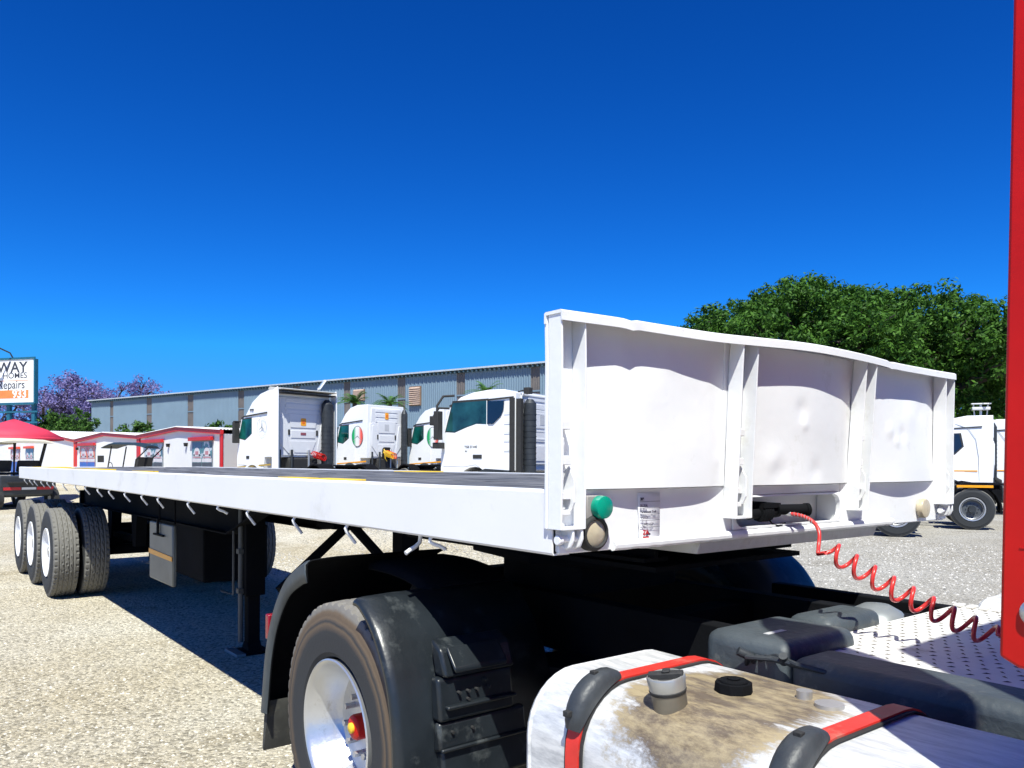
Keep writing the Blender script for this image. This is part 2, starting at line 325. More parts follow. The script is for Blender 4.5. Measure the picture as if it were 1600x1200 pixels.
def rim_mesh(name, Ri, W, dish):
    mb = MB(); Rr = Ri+.004
    mb.lathe([(W*.5, Rr-.03), (.012, Rr-.004), (-.004, Rr), (-.008, Rr-.006), (-.004, Rr-.014), (.012, Rr-.022), (.035, Rr-.03), (.05, Rr-.042), (dish*.72, Rr-.055), (dish*.95, Rr-.075), (dish, Rr-.10), (dish-.006, .16), (dish-.01, .12), (dish-.01, .085), (dish-.02, .08), (dish-.02, .0)], 64)
    return mb.mesh(name, 40)
T_NEAR = tyre_mesh('tyre', .535, .28, .295, 220, 'drv'); T_NEAR.materials.append(tyre_near)
T_TRL = tyre_mesh('tyre', .54, .285, .292, 170, 'trl'); T_TRL.materials.append(tyre_trl)
T_FAR = tyre_mesh('tyre', .52, .28, .292, 60, 'trl'); T_FAR.materials.append(tyre_trl)
RIM_N = rim_mesh('rim', .295, .28, .155); RIM_N.materials.append(steelrim)
RIM_T = rim_mesh('rim', .292, .28, .11); RIM_T.materials.append(white_wheel)
RIM_F = rim_mesh('rim', .292, .28, .09); RIM_F.materials.append(mat('dark_grey_rim', (.10, .11, .12), .45, .4, .1, 6))
rgm = MB(); rgm.lathe([(-.010, .272), (-.012, .296), (-.004, .302), (.004, .290), (.02, .262)], 40, loop=True); rgm.lathe([(.03, .235), (.022, .245), (.03, .255)], 40, loop=True)
RING_F = rgm.mesh('rim_ring'); RING_F.materials.append(steelrim)
nutm = MB()
for k in range(10):
    a = 2*math.pi*k/10; nutm.cyl((.125*math.cos(a), .15, .125*math.sin(a)), (.125*math.cos(a), .10, .125*math.sin(a)), .014, n=6)
NUTS = nutm.mesh('wheel_nuts'); NUTS.materials.append(silver)
nutm = MB()
for k in range(10):
    a = 2*math.pi*k/10; nutm.cyl((.14*math.cos(a), .11, .14*math.sin(a)), (.14*math.cos(a), .07, .14*math.sin(a)), .016, n=6)
nutm.cyl((0, .1, 0), (0, .02, 0), .075, .065, 16)
NUTT = nutm.mesh('hub'); NUTT.materials.append(silver)
nutm = MB()
for k in range(10):
    a = 2*math.pi*k/10; nutm.cyl((.14*math.cos(a), .11, .14*math.sin(a)), (.14*math.cos(a), .07, .14*math.sin(a)), .016, n=6)
nutm.cyl((0, .1, 0), (0, -.02, 0), .10, .085, 16)
HUBD = nutm.mesh('hub'); HUBD.materials.append(steel_dark)
def wheel(parent, x, y, z, tm, rm, nm=None, flip=False, spin=0, Rs=1):
    """flip: outer face towards +y"""
    off = parent.get('_off', (0, 0, 0))
    w_ = bpy.data.objects.new('wheel', None); COL.objects.link(w_); w_.parent = parent
    w_.location = (x+off[0], y+off[1], z+off[2]); w_.rotation_euler = (0, 0, math.pi if flip else 0)
    w_.scale = (Rs, Rs, Rs)
    for nm_, me in (('tyre', tm), ('rim', rm), ('hub', nm), ('rim_ring', RING_F if rm is RIM_F else None)):
        if me is None: continue
        o = bpy.data.objects.new(nm_, me); COL.objects.link(o); o.parent = w_; o.rotation_euler = (0, spin, 0)
    return w_

# ------------------------------------------------------------------ ground
def sm(t): t = min(1, max(0, t)); return t*t*(3-2*t)
def gh(x, y):
    """the yard climbs gently towards the parked trucks and the huts"""
    h = .40*sm((-x-8)/4)*sm((y-4.5)/3+max(0, -x-27)/8)
    return h*(1-sm((y-14.5)/3)*sm((x+18)/4))*(1-sm((-x-70)/30))
g = MB(); xs = [-700, -300, -160, -110, -90]+[-80+i for i in range(90)]+[12, 20, 60, 150, 400]; ys = [-500, -120, -40, -14]+[-10+i for i in range(45)]+[38, 50, 80, 140, 300, 700]
vs = [(x, y, gh(x, y)) for x in xs for y in ys]; fs = [(i*len(ys)+j, (i+1)*len(ys)+j, (i+1)*len(ys)+j+1, i*len(ys)+j+1) for i in range(len(xs)-1) for j in range(len(ys)-1)]
g.add(vs, fs); tag(obj('ground', g, gm, smooth=80), kind='structure')

def scatter(name, n, region, m, smin, smax):
    th = np.array([[1, 0, 0], [.3, .95, 0], [-.8, .6, 0], [-.8, -.6, 0], [.3, -.95, 0], [0.05, .05, .55]])
    nv = 6; fc = np.array([[0, 1, 5], [1, 2, 5], [2, 3, 5], [3, 4, 5], [4, 0, 5]])
    px = region(n); n = len(px)
    s = smin+(smax-smin)*rng.random(n)**3; ang = rng.random(n)*6.28
    V = np.repeat(th[None], n, 0)*(1+.35*(rng.random((n, nv, 1))-.5)); V[:, :, 1] *= (.55+.4*rng.random((n, 1)))
    c, s_ = np.cos(ang)[:, None], np.sin(ang)[:, None]
    X = (V[:, :, 0]*c-V[:, :, 1]*s_)*s[:, None]+px[:, 0:1]; Y = (V[:, :, 0]*s_+V[:, :, 1]*c)*s[:, None]+px[:, 1:2]; Z = V[:, :, 2]*s[:, None]*(.8+.5*rng.random((n, 1)))+np.array([gh(a, b) for a, b in px])[:, None]
    co = np.stack([X, Y, Z], -1).reshape(-1, 3).astype('f'); F = (fc[None]+np.arange(n)[:, None, None]*nv).reshape(-1, 3)
    me = bpy.data.meshes.new(name); me.vertices.add(len(co)); me.vertices.foreach_set('co', co.ravel())
    me.loops.add(F.size); me.loops.foreach_set('vertex_index', F.ravel().astype('i')); me.polygons.add(len(F)); me.polygons.foreach_set('loop_start', np.arange(0, F.size, 3, dtype='i')); me.polygons.foreach_set('loop_total', np.full(len(F), 3, 'i'))
    me.update(); me.validate()
    return tag(link(name, me, m), kind='stuff')
def reg_left(n):
    d = 3+15*rng.random(n)**1.4; a = R(-45)+R(55)*rng.random(n)   # sector of the yard to the west of the camera
    x2 = 1.789-d*np.cos(a); y2 = -1.559-d*np.sin(a)
    return np.stack([x2, y2], 1)
def reg_right(n):
    x = -14+18*rng.random(n); y = 2.9+13*rng.random(n)**1.3; return np.stack([x, y], 1)
tag(scatter('loose_gravel', 60000, reg_left, stone, .004, .014), 'pale crushed stones loose on the yard left of the trailer', 'gravel')
tag(scatter('loose_gravel', 70000, reg_right, stone_g, .006, .024), 'grey crushed stones loose on the yard behind the trailer', 'gravel')

# ================================================================== the white flatbed trailer (front-left corner at x=0, y=0; runs to -x)
TL, TW, DZ = 12.2, 2.6, 1.565
def rbz(x): return 1.37+.025*min(1, -x/7)
trailer = thing('flatbed_trailer', 'long white flatbed semi-trailer with dented headboard, dark deck and three axles', 'trailer', (-6.1, 1.3, 0), worldbuilt=True)
T = trailer
def rail(y0, sgn):
    mb = MB(); rings = []
    n = 36
    for i in range(n+1):
        x = -TL*i/n; zb = rbz(x); wv = .0025*noise.noise((x*1.3, y0, 0)); zt = DZ+.002*noise.noise((x*2, y0, 5))
        o = lambda k: y0+sgn*k
        rings.append([(x, o(0+wv), zb+.008), (x, o(.008), zb), (x, o(.07), zb), (x, o(.07), zb+.01), (x, o(.014), zb+.012), (x, o(.014), zt-.014), (x, o(.085), zt-.014), (x, o(.085), zt), (x, o(.008), zt+.002), (x, o(0+wv), zt-.006)])
    mb.ring_loft(rings); return mb
obj('side_rail', rail(0, 1), railwhite, T)
obj('side_rail', rail(TW, -1), railwhite, T)
# rear cross rail
obj('rear_rail', MB().box(-TL-.06, -TL-.002, 0.0, TW, 1.395, DZ-.002), railwhite, T, bevel=.006)
# deck boards, each a piece
npl = 11; y = .088; wpl = (TW-.176)/npl
for i in range(npl):
    cuts = sorted([0, -TL+.0] + [-(3.9+1.1*((i*5) % 4)) , -(8.0+.9*((i*3) % 4))], reverse=True)
    for a_, b_ in zip(cuts[:-1], cuts[1:]):
        mb = MB(); z1 = DZ-.006+random.uniform(-.005, .005); n = max(2, int((a_-b_)/.5)); rings = []
        for k in range(n+1):
            x = a_-.004+(b_-a_+.008)*k/n; h = z1+.003*noise.noise((x*1.7, i*3.1, 0)); y0 = y+.004; y1 = y+wpl-.004
            rings.append([(x, y0, h-.03), (x, y1, h-.03), (x, y1, h-.004), (x, y1-.006, h), (x, y0+.006, h), (x, y0, h-.004)])
        mb.ring_loft(rings); obj('deck_plank', mb, dk, T)
    y += wpl
# yellow container lock plates let into the deck edge
for x0, x1, y0, y1 in ((-1.95, -1.55, .09, .20), (-2.35, -2.0, .09, .17), (-5.6, -5.25, .09, .22), (-8.2, -7.2, .09, .30), (-9.9, -9.5, .09, .3), (-11.6, -11.0, .09, .5), (-4.8, -4.4, 2.2, 2.5)):
    obj('lock_plate', MB().box(x0, x1, y0, y1, DZ-.012, DZ+.004), yellow, T, bevel=.003)
# chassis beams
for yb in (.86, 1.74):
    pr = [(-.35, 1.36), (-.35, 1.27), (-4.55, 1.25), (-5.3, 1.02), (-TL+.1, 1.00), (-TL+.1, 1.36)]
    mb = MB(); mb.prism(pr, yb-.008, yb+.008)
    for k in range(1, 4):
        (xa, za), (xb, zb) = pr[k], pr[k+1]
        mb.prism([(xa, za), (xb, zb), (xb, zb-.016), (xa, za-.016)], yb-.07, yb+.07)
    obj('main_beam', mb, black, T)
for k in range(24):
    x = -.5-k*.5
    obj('cross_member', MB().box(x-.03, x+.03, .09, TW-.09, DZ-.14, DZ-.045), black, T)
for k, yy in enumerate((.45, 1.3, 2.15)):
    obj('deck_stringer', MB().box(-TL+.1, -.3, yy-.03, yy+.03, DZ-.19, DZ-.142), black, T)
# ------ headboard
def lean(z): return max(0, (z-1.5)/.6)
def bow(y, z): return .055*math.exp(-((y-1.30)/.62)**2)*lean(z)+.006*noise.noise((y*3, z*4, 2))
# curved sheet panels with dents
def panel(y0, y1, dents, bulge):
    mb = MB(); NY, NZ = 60, 50; z0, z1 = 1.568, 2.083
    front = []
    def X(y, z):
        s_ = (y-y0)/(y1-y0); t = (z-z0)/(z1-z0)
        x = .004+bow(y, z)+bulge*math.sin(math.pi*min(1, max(0, s_)))**.8*(1-.75*t)-.010*t
        x -= .008*max(0, s_-.86)/.14
        for (dy, dz, r, a) in dents: x += .4*a*math.exp(-((y-dy)**2+(z-dz)**2)/(r*r))
        return x
    for k, off in ((0, 0), (1, -.006)):
        front.append([[(X(y0+(y1-y0)*i/NY, z0+(z1-z0)*j/NZ)+off, y0+(y1-y0)*i/NY, z0+(z1-z0)*j/NZ) for i in range(NY+1)] for j in range(NZ+1)])
    for k in range(2):
        vs = [p for r in front[k] for p in r]; w_ = NY+1
        mb.add(vs, [(j*w_+i, j*w_+i+1, (j+1)*w_+i+1, (j+1)*w_+i) for j in range(NZ) for i in range(NY)])
    # bottom lip folded back
    lo = [p for p in front[0][0]]; mb.add(lo+[(-.015, p[1], p[2]-.003) for p in lo], [(i, i+1, i+1+NY+1, i+NY+1) for i in range(NY)])
    return mb
PAN = (.088, .822), (.915, 1.672), (1.76, 2.492)
obj('headboard_panel', panel(*PAN[0], [(.24, 1.70, .02, -.004), (.76, 1.66, .02, .004), (.28, 2.02, .05, .012), (.5, 2.0, .04, .01)], .034), white, T, smooth=80)
obj('headboard_panel', panel(*PAN[1], [(1.25, 1.86, .035, -.014), (1.27, 1.80, .02, .01), (1.12, 1.62, .045, -.011), (1.36, 1.62, .04, -.012), (1.08, 1.66, .05, .012)], .036), white, T, smooth=80)
obj('headboard_panel', panel(*PAN[2], [(2.0, 1.80, .03, .013), (2.12, 1.79, .03, -.012), (2.2, 1.87, .06, .010), (2.06, 1.75, .02, .010), (2.33, 1.9, .05, -.008)], .030), white, T, smooth=80)
# top flange: bent pressed lip
mb = MB(); rings = []
n = 90
for i in range(n+1):
    y = -.0155+(TW+.0045)*i/n; b_ = bow(y, 2.08); dz = .005*noise.noise((y*2.2, 1, 0))+.010*math.exp(-((y-1.35)/.5)**2)-.006*math.exp(-((y-.27)/.02)**2)-.004*math.exp(-((y-1.9)/.02)**2)
    x1 = .062+b_+.005*noise.noise((y*3, 7, 0))+.006*math.exp(-((y-.27)/.03)**2); zt = 2.098+dz
    rings.append([(-.02+b_, y, zt-.034), (-.02+b_, y, zt-.004), (-.014+b_, y, zt), (x1-.008, y, zt), (x1, y, zt-.006), (x1+.001, y, zt-.032), (x1-.005, y, zt-.032), (x1-.007, y, zt-.010), (-.012+b_, y, zt-.010), (-.012+b_, y, zt-.034)])
mb.ring_loft(rings); obj('top_lip', mb, white, T, smooth=50)
# channel posts with straps, stake catches and hinge lugs
def post(y0, y1, zb, outer):
    mb = MB(); dpt = .055
    Z = [zb+(2.088-zb)*k/14 for k in range(15)]
    def X(z, ym=(y0+y1)/2): return bow(ym, z)
    def strip(fx0, fx1, ya, yb):
        mb.ring_loft([[(X(z)+fx0(z), ya, z), (X(z)+fx1(z), ya, z), (X(z)+fx1(z), yb, z), (X(z)+fx0(z), yb, z)] for z in Z])
    strip(lambda z: -.004, lambda z: dpt, y0, y0+.006)
    strip(lambda z: -.004, lambda z: dpt, y1-.006, y1)
    strip(lambda z: -.010, lambda z: -.003, y0+.006, y1-.006)
    strip(lambda z: -.022, lambda z: -.0105, y0-.02*(not outer), y1+.02*(not outer))
    p = obj('headboard_post', mb, white, T, smooth=0, bevel=.0015)
    for zz, hh in ((1.55, .022), (1.655, .026), (1.76, .026), (1.50, .016)):
        if zz < zb: continue
        cb = MB(); xx = X(zz); cb.box(xx+.030, xx+.036, y0+.007, y0+.055, zz-hh/2, zz+hh/2); cb.box(xx-.003, xx+.030, y0+.048, y0+.055, zz-hh/2, zz+hh/2)
        c = obj('strap_bracket', cb, white, T, smooth=0, bevel=.002)
    sb = MB(); xx = X(1.62)
    sb.prism([(xx+.022, zb+.02), (xx+.026, 1.72), (xx+.016, 1.735), (xx-.002, 1.735), (xx-.002, zb+.02)], y0+.014, y0+.036)
    sb.prism([(xx+.046, 1.60), (xx+.046, 1.53), (xx+.03, 1.50), (xx-.002, 1.50), (xx-.002, 1.62), (xx+.02, 1.64)], y0+.058, y0+.064)
    obj('stake_bar', sb, white, T, smooth=0, bevel=.002)
    pl = MB().box(-.008+X(zb), dpt-.001+X(zb), y0+.0065, y1-.0065, zb, zb+.007); obj('post_foot', pl, white, T)
    if outer:
        hb = MB()
        for yy in (y0+.050, y0+.086): hb.prism([(-.01, zb-.001), (.05, zb-.001), (.052, zb-.03), (.040, zb-.055), (.018, zb-.062), (-.01, zb-.05)], yy, yy+.009)
        hb.cyl((.026, y0+.018, zb-.030), (.026, y0+.102, zb-.030), .0095, n=14); hb.cyl((.026, y0+.008, zb-.032), (.026, y0+.026, zb-.032), .015, n=14)
        hb.box(-.01, .012, y0+.03, y0+.105, zb-.075, zb-.05)
        obj('hinge', hb, white, T, bevel=.003)
post(-.012, .088, 1.45, True); post(.822, .915, 1.45, False); post(1.672, 1.76, 1.45, False); post(2.492, 2.586, 1.452, True)
# front beam with recess and nose plate (pieces butted)
fb = MB(); xf = .0
fb.box(-.11, xf, .0025, .872, 1.372, 1.566); fb.box(-.11, xf, 1.62, TW-.0025, 1.372, 1.566)
fb.box(-.11, xf, .8725, 1.6195, 1.530, 1.566); fb.box(-.11, xf, .8725, 1.6195, 1.372, 1.404)
obj('front_beam', fb, white, T, bevel=.004)
obj('recess_plate', MB().box(-.14, -.112, .86, 1.63, 1.38, 1.55), white, T)
rf = MB()
o_ = rrect(.8735, 1.6185, 1.4045, 1.5295, .001, 5); i_ = rrect(.885, 1.607, 1.412, 1.522, .045, 5)
rf.ring_loft([[(-.012, *p) for p in o_], [(.006, *p) for p in o_], [(.008, *p) for p in i_], [(-.012, *p) for p in i_]], loop=True)
obj('recess_frame', rf, white, T, bevel=.001)
lp = MB(); pts = []
for k in range(60):
    y = .25+(2.05-.25)*k/59; pts.append((.006, y, 1.386+.0015*noise.noise((y*25, 0, 3))))
lp.tube(pts, [.017+.0022*noise.noise((k*.9, 5, 1)) for k in range(60)], 10); obj('weld_bead', lp, white, T)
nb = MB(); nb.prism([(.004, 1.371), (-.012, 1.327), (-.30, 1.327), (-.30, 1.371)], .69, 1.93)
obj('nose_plate', nb, mat('nose_plate_shaded_white', (.50, .51, .50), .6, 0, .12, 6, .3, 30, dirt=((.30, .28, .24), .4, 6)), T, bevel=.003)  # grey base paints in the shade of the down-tilted face, plus dirt
# front lamps
lm = MB().box(.003, .028, .118, .192, 1.462, 1.548); obj('lamp_block', lm, mat('lamp_block_grey', (.30, .28, .27), .6), T, bevel=.004)
green = mat('green_lamp_lens', (.0, .26, .17), .25, 0, .1, 8, coat=.5)
lm = MB(); lm.lathe([(0, 0.0001), (0, .036), (.018, .036), (.026, .034), (.030, .024), (.031, .0001)], 28, (.029, .168, 1.512), 'x'); obj('marker_lamp', lm, green, T)
def roundlamp(yc, zc, ry=.050):
    rb = MB(); rb.lathe([(0, .030), (0, .056), (.024, .056), (.034, .050), (.036, .044), (.030, .040), (.020, .040), (.012, .0001)], 32, (.004, yc, zc), 'x')
    r = obj('round_lamp', rb, rubber, T)
    lens = MB(); lens.lathe([(0, .0001), (0, .041), (.006, .040), (.013, .024), (.015, .0001)], 32, (.026, yc, zc), 'x')
    m = mat('cream_lamp_lens', (.48, .42, .30), .3, 0, .12, 14, coat=.4)
    o = obj('lens', lens, m, None); o.parent = r
roundlamp(.150, 1.432)
rb = MB(); rb.lathe([(0, .0001), (0, .046), (.018, .047), (.026, .043), (.028, .038), (.028, .0001)], 28, (.004, 2.345, 1.437), 'x')
obj('reflector', rb, mat('cream_reflector', (.55, .47, .33), .35, 0, .15, 18, coat=.2, dirt=((.35, .27, .15), .3, 30)), T)
# hand-written stock sheet taped to the beam
paper = mat('paper_sheet', (.74, .74, .78), .5, 0, .02, 10); ink = mat('ink', (.03, .03, .06), .6)
sh = MB(); nn = 10; vs = []
for j in range(nn+1):
    z = 1.55-.16*j/nn; bl = .002+.006*abs(math.sin(j*1.1))*(j/nn)
    vs += [(bl+.002, .366+.006*j/nn, z), (bl*.4+.002, .42, z), (.003, .476, z)]
sh.add(vs, [(j*3+i, j*3+i+1, j*3+i+4, j*3+i+3) for j in range(nn) for i in range(2)])
sheet = obj('stock_sheet', sh, paper, T, smooth=60, solid=.0008)
def TX(y, z, x=.0125): return Matrix.Translation((x+6.1-.0, y-1.3, z)) @ Matrix.Rotation(R(90), 4, 'Z') @ Matrix.Rotation(R(90), 4, 'X')
def fronttext(s, y, z, size, m, sx=1, bold=0):
    o = text('lettering', s, size, Matrix.Translation((.0, 0, 0)) @ Matrix.Translation((.0115, y, z)) @ Matrix.Rotation(R(90), 4, 'Z') @ Matrix.Rotation(R(90), 4, 'X'), m, sheet, .0004, 'LEFT', bold, sx); return o
fronttext('308', .372, 1.530, .013, ink, .9, .0006); fronttext('21-21A', .372, 1.508, .013, ink, .9, .0006)
fronttext('Paramount Trail', .374, 1.488, .012, ink, .95, .0002); fronttext('LS112', .376, 1.468, .013, ink); fronttext('LJ9921GP', .380, 1.446, .014, ink)
fronttext('ZA', .386, 1.420, .020, redtrim, 1, .0008)
rl = MB()
for z in (1.522, 1.500, 1.480, 1.460, 1.438): rl.box(.0105, .0110, .372, .468, z-.0006, z+.0006)
o = obj('ruled_lines', rl, ink, None); o.parent = sheet
o = obj('logo_bar', MB().box(.0108, .0118, .386, .414, 1.398, 1.407), redtrim, None); o.parent = sheet
o = obj('logo_truck', MB().prism([(.403, 1.411), (.403, 1.424), (.412, 1.424), (.415, 1.418), (.421, 1.417), (.421, 1.411)], .0108, .0118, 'x'), ink, None); o.parent = sheet
# black air coupling in the recess
cp = MB(); cp.cyl((-.02, 1.00, 1.455), (-.02, 1.06, 1.457), .019, n=14); cp.cyl((-.02, 1.06, 1.457), (-.02, 1.13, 1.459), .030, n=18); cp.cyl((-.02, 1.13, 1.459), (-.02, 1.19, 1.462), .024, n=16)
for k in range(5): cp.lathe([(0, .028), (.003, .034), (.007, .034), (.010, .028)], 16, (-.02, 1.07+k*.012, 1.458), 'y', loop=True)
cp.cyl((.0, 1.16, 1.470), (.05, 1.27, 1.468), .020, .023, n=16); cp.cyl((.05, 1.27, 1.468), (.056, 1.285, 1.468), .026, n=16); cp.cyl((.056, 1.285, 1.468), (.0561, 1.2853, 1.468), .018, n=12)
cp.box(-.11, -.02, 1.04, 1.12, 1.474, 1.500); cp.box(-.05, .01, 1.06, 1.17, 1.478, 1.496)
cp.tube([(-.02, 1.12, 1.44), (.0, 1.13, 1.415), (.01, 1.15, 1.408), (.004, 1.19, 1.409), (-.01, 1.23, 1.414)], .0035, 6)
obj('air_coupling', cp, black, T, bevel=.002)
# rope hooks under the near rail
hk = MB(); hk.tube([(0, .022, .02), (0, .006, -.004), (0, -.002, -.016), (.001, .003, -.030), (.004, .020, -.052), (.006, .036, -.074), (.007, .042, -.082)], .0075, 8)
HK = hk.mesh('rope_hook', 60)
hk = MB(); hk.tube([(0, .022, .02), (.0, .004, -.004), (.0, 0, -.016), (.004, .016, -.027), (.008, .036, -.034), (.01, .052, -.044), (.01, .058, -.048)], .0075, 8)
HK2 = hk.mesh('rope_hook', 60)
hk = MB(); hk.tube([(0, .050, .02), (0, .062, -.012), (0, .058, -.036), (0, .036, -.052), (0, .008, -.064), (0, -.010, -.074)], .0085, 8)
HK3 = hk.mesh('rope_hook', 60)
for m_ in (HK, HK2, HK3): m_.materials.append(white)
for i, x in enumerate((-.70, -.86, -1.38, -1.95, -2.59, -3.10, -3.70, -4.45, -4.93, -5.5, -6.1, -6.6, -7.2, -7.75, -8.5, -9.2, -9.65, -10.15, -10.75, -11.2, -11.75)):
    me = {0: HK2, 1: HK3, 5: HK2}.get(i, HK)
    o = link('rope_hook', me, None, T); o.location = (x+6.1, .012-1.3, rbz(x)); o.rotation_euler = (0, R(random.uniform(-6, 6)), R(random.uniform(-10, 10)))
# landing legs, braces
for yy, xx, nm in ((.93, -5.02, 0), (1.95, -4.15, 1)):
    lb = MB(); lb.box(xx-.085, xx+.085, yy-.085, yy+.085, .50, 1.36); lb.box(xx-.052, xx+.052, yy-.052, yy+.052, .07, .55); lb.box(xx-.13, xx+.13, yy-.12, yy+.12, .0, .025)
    lb.prism([(xx-.09, .025), (xx+.09, .025), (xx+.04, .10), (xx-.04, .10)], yy-.06, yy+.06)
    obj('landing_leg', lb, black, T, bevel=.006)
pp = MB(); pp.tube([(-5.02, .83, 1.36), (-5.02, .83, .10)], .022, 10); pp.box(-5.05, -4.99, .80, .86, .52, .56); pp.box(-5.05, -4.99, .80, .86, .86, .90)
obj('leg_pipe', pp, mat('worn_grey_steel', (.09, .095, .095), .6, .2, .2, 8), T)
pp = MB(); pp.tube([(-5.12, .80, 1.05), (-5.12, .80, .50), (-5.25, .74, .52)], .010, 8); obj('crank_handle', pp, mat('worn_grey_steel', (.1, .1, .1)), T)
pp = MB().box(-5.16, -4.86, .74, .82, .004, .03); obj('foot_plate', pp, silver, T, bevel=.003)
for p0, p1 in (((-4.62, 1.65, 1.10), (-4.46, .95, .60)), ((-4.55, 1.66, 1.08), (-4.5, 2.0, .70))):
    bb = MB(); bb.cyl(p0, p1, .045, n=4); obj('brace', bb, black, T)
obj('brace_plate', MB().box(-4.75, -4.4, 1.4, 1.73, 1.08, 1.12).box(-4.6, -4.55, 1.62, 1.70, 1.12, 1.26), black, T)
# tool box plate hanging under the bed
tb = MB().box(-6.12, -5.36, .36, .395, .57, 1.10); bx = obj('tool_box', tb, mat('dull_zinc_sheet', (.16, .17, .16), .45, .35, .2, 2.5, .2, 12), T, bevel=.012)
o = obj('yellow_strip', MB().prism([(-6.12, .845), (-5.36, .83), (-5.36, .79), (-6.12, .80)], .354, .3585), amber, None); o.parent = bx
o = obj('box_latch', MB().box(-5.92, -5.60, .340, .3585, .985, 1.0).box(-5.78, -5.75, .335, .352, 1.0, 1.14), black, None); o.parent = bx
pp = MB()
for x in (-6.0, -5.5): pp.tube([(x, .42, 1.10), (x, .42, 1.38)], .008, 6)
obj('box_hanger', pp, black, T)
# mudguards of axle group, axles and suspension
AX = (-9.30, -10.62, -11.92)
for x in AX:
    a_ = MB(); a_.cyl((x, .3, .53), (x, 2.3, .53), .065, n=14); a_.box(x-.5, x+.5, .80, .90, .66, .72); a_.box(x-.5, x+.5, 1.70, 1.80, .66, .72)
    obj('axle', a_, black, T)
for x in (-8.62, -9.95, -11.27, -12.1):
    for yy in (.85, 1.75): obj('spring_hanger', MB().prism([(x-.14, 1.0), (x+.14, 1.0), (x+.07, .62), (x-.07, .62)], yy-.06, yy+.06), black, T)
for x in AX:
    sp_ = random.uniform(0, 6)
    wheel(T, x, -.045, .54, T_TRL, RIM_T, NUTT, spin=sp_)
    wheel(T, x, .285, .54, T_TRL, None, None, spin=sp_+1)
    wheel(T, x, TW+.045, .54, T_TRL, RIM_T, NUTT, flip=True); wheel(T, x, TW-.285, .54, T_TRL, None, None, flip=True)
obj('under_bed_dark_block', MB().box(-8.6, -6.45, .95, 1.62, .42, .985), black, T, bevel=.02)  # black block added to darken the gap under the bed
obj('air_tank', MB().cyl((-7.9, .95, 1.12), (-7.0, .95, 1.12), .10, n=20), black, T)
obj('rear_underrun', MB().box(-TL+.02, -TL+.12, .1, 2.5, .55, .67).box(-TL+.02, -TL+.10, .8, .9, .67, 1.2).box(-TL+.02, -TL+.1, 1.7, 1.8, .67, 1.2), black, T)
obj('kingpin_plate', MB().box(-2.2, -.3, .8, 1.8, 1.22, 1.24).cyl((-1.2, 1.3, 1.22), (-1.2, 1.3, 1.12), .045), black, T)

# ================================================================== the tractor under the trailer front (rear axle at x=-1.25; cab to +x)
tractor = thing('truck_tractor', 'red-cabbed truck tractor coupled under the white trailer, with black fenders and grimy white fuel tanks', 'truck', (0, 1.3, 0), worldbuilt=True)
K = tractor
def sub(name, mb, m, part, **k):
    o = obj(name, mb, m, None, **k); o.parent = part; return o
WX, WY = -1.25, -.10
for flip in (False, True):
    yy = 2.70 if flip else WY
    w_ = wheel(K, WX, yy, .53, T_NEAR, RIM_N, NUTS, flip=flip, spin=.5)
    hb = MB(); hb.lathe([(.17, .054), (.095, .054), (.086, .050), (.080, .040), (.078, .0001)], 32)
    o = obj('hub_cap', hb, red, None); o.parent = w_
    yb = MB(); yb.lathe([(.080, .022), (.070, .022), (.066, .017), (.064, .0001)], 20)
    o = obj('hub_centre', yb, yellow, None); o.parent = w_
    wheel(K, WX, 2.37 if flip else .23, .54, T_NEAR, None, None, flip=flip)
ax_ = MB(); ax_.cyl((WX, .3, .54), (WX, 2.3, .54), .09, n=14); ax_.lathe([(-.16, .001), (-.16, .12), (0, .24), (.16, .12), (.16, .001)], 20, (WX, 1.3, .54)); obj('axle', ax_, black, K)
# chassis rails, fifth wheel
for y0 in (.88, 1.64):
    obj('chassis_rail', MB().box(-2.3, 3.6, y0, y0+.08, .78, 1.04), black, K, bevel=.005)
fw = MB(); fw.prism([(-1.75, .95), (-1.62, 1.62), (-1.1, 1.78), (-.75, 1.6), (-.75, 1.0), (-1.1, .82), (-1.75, .95)][:-1], 1.17, 1.215, 'z'); fw.box(-1.5, -.9, .97, 1.63, 1.03, 1.165)
obj('fifth_wheel', fw, black, K, bevel=.01)
for x in (-2.2, -.5, .05): obj('chassis_cross_member', MB().box(x-.06, x+.06, .96, 1.64, .82, 1.0), black, K)
for x in (-1.75, -.78):
    for y in (.72, 1.88): obj('air_spring', MB().cyl((x, y, .5), (x, y, .80), .14, n=16), black, K)
# fenders: outer lip + arc cover (mirror for the far side)
def arc(pts, n):
    out = []; P = [Vector(p) for p in pts]
    P = [P[0]*2-P[1]]+P+[P[-1]*2-P[-2]]
    for i in range(1, len(P)-2):
        for k in range(n):
            t = k/n; a, b_, c, d = P[i-1], P[i], P[i+1], P[i+2]
            out.append(.5*((2*b_)+(-a+c)*t+(2*a-5*b_+4*c-d)*t*t+(-a+3*b_-3*c+d)*t**3))
    out.append(P[-2]); return out
def fender(name, path, yo, yi, flangew, m, hub=(WX, .53), smooth=50, lipr=.03):
    sg = 1 if yi > yo else -1; rings = []
    for i, p in enumerate(path):
        r = (Vector((p[0]-hub[0], p[1]-hub[1]))).normalized()
        ys = [(yo, -flangew), (yo-.001*sg, -flangew*.4), (yo+.003*sg, 0), (yo+.012*sg, lipr*.5), (yo+.032*sg, lipr*.85), (yo+.075*sg, lipr), (yo+.15*sg, lipr+.004), (yi, lipr+.002)]
        rings.append([(p[0]+r[0]*o, y, p[1]+r[1]*o) for y, o in ys])
    mb = MB(); mb.ring_loft(rings, close=False, cap=False)
    return obj(name, mb, m, K, solid=.006, smooth=smooth)
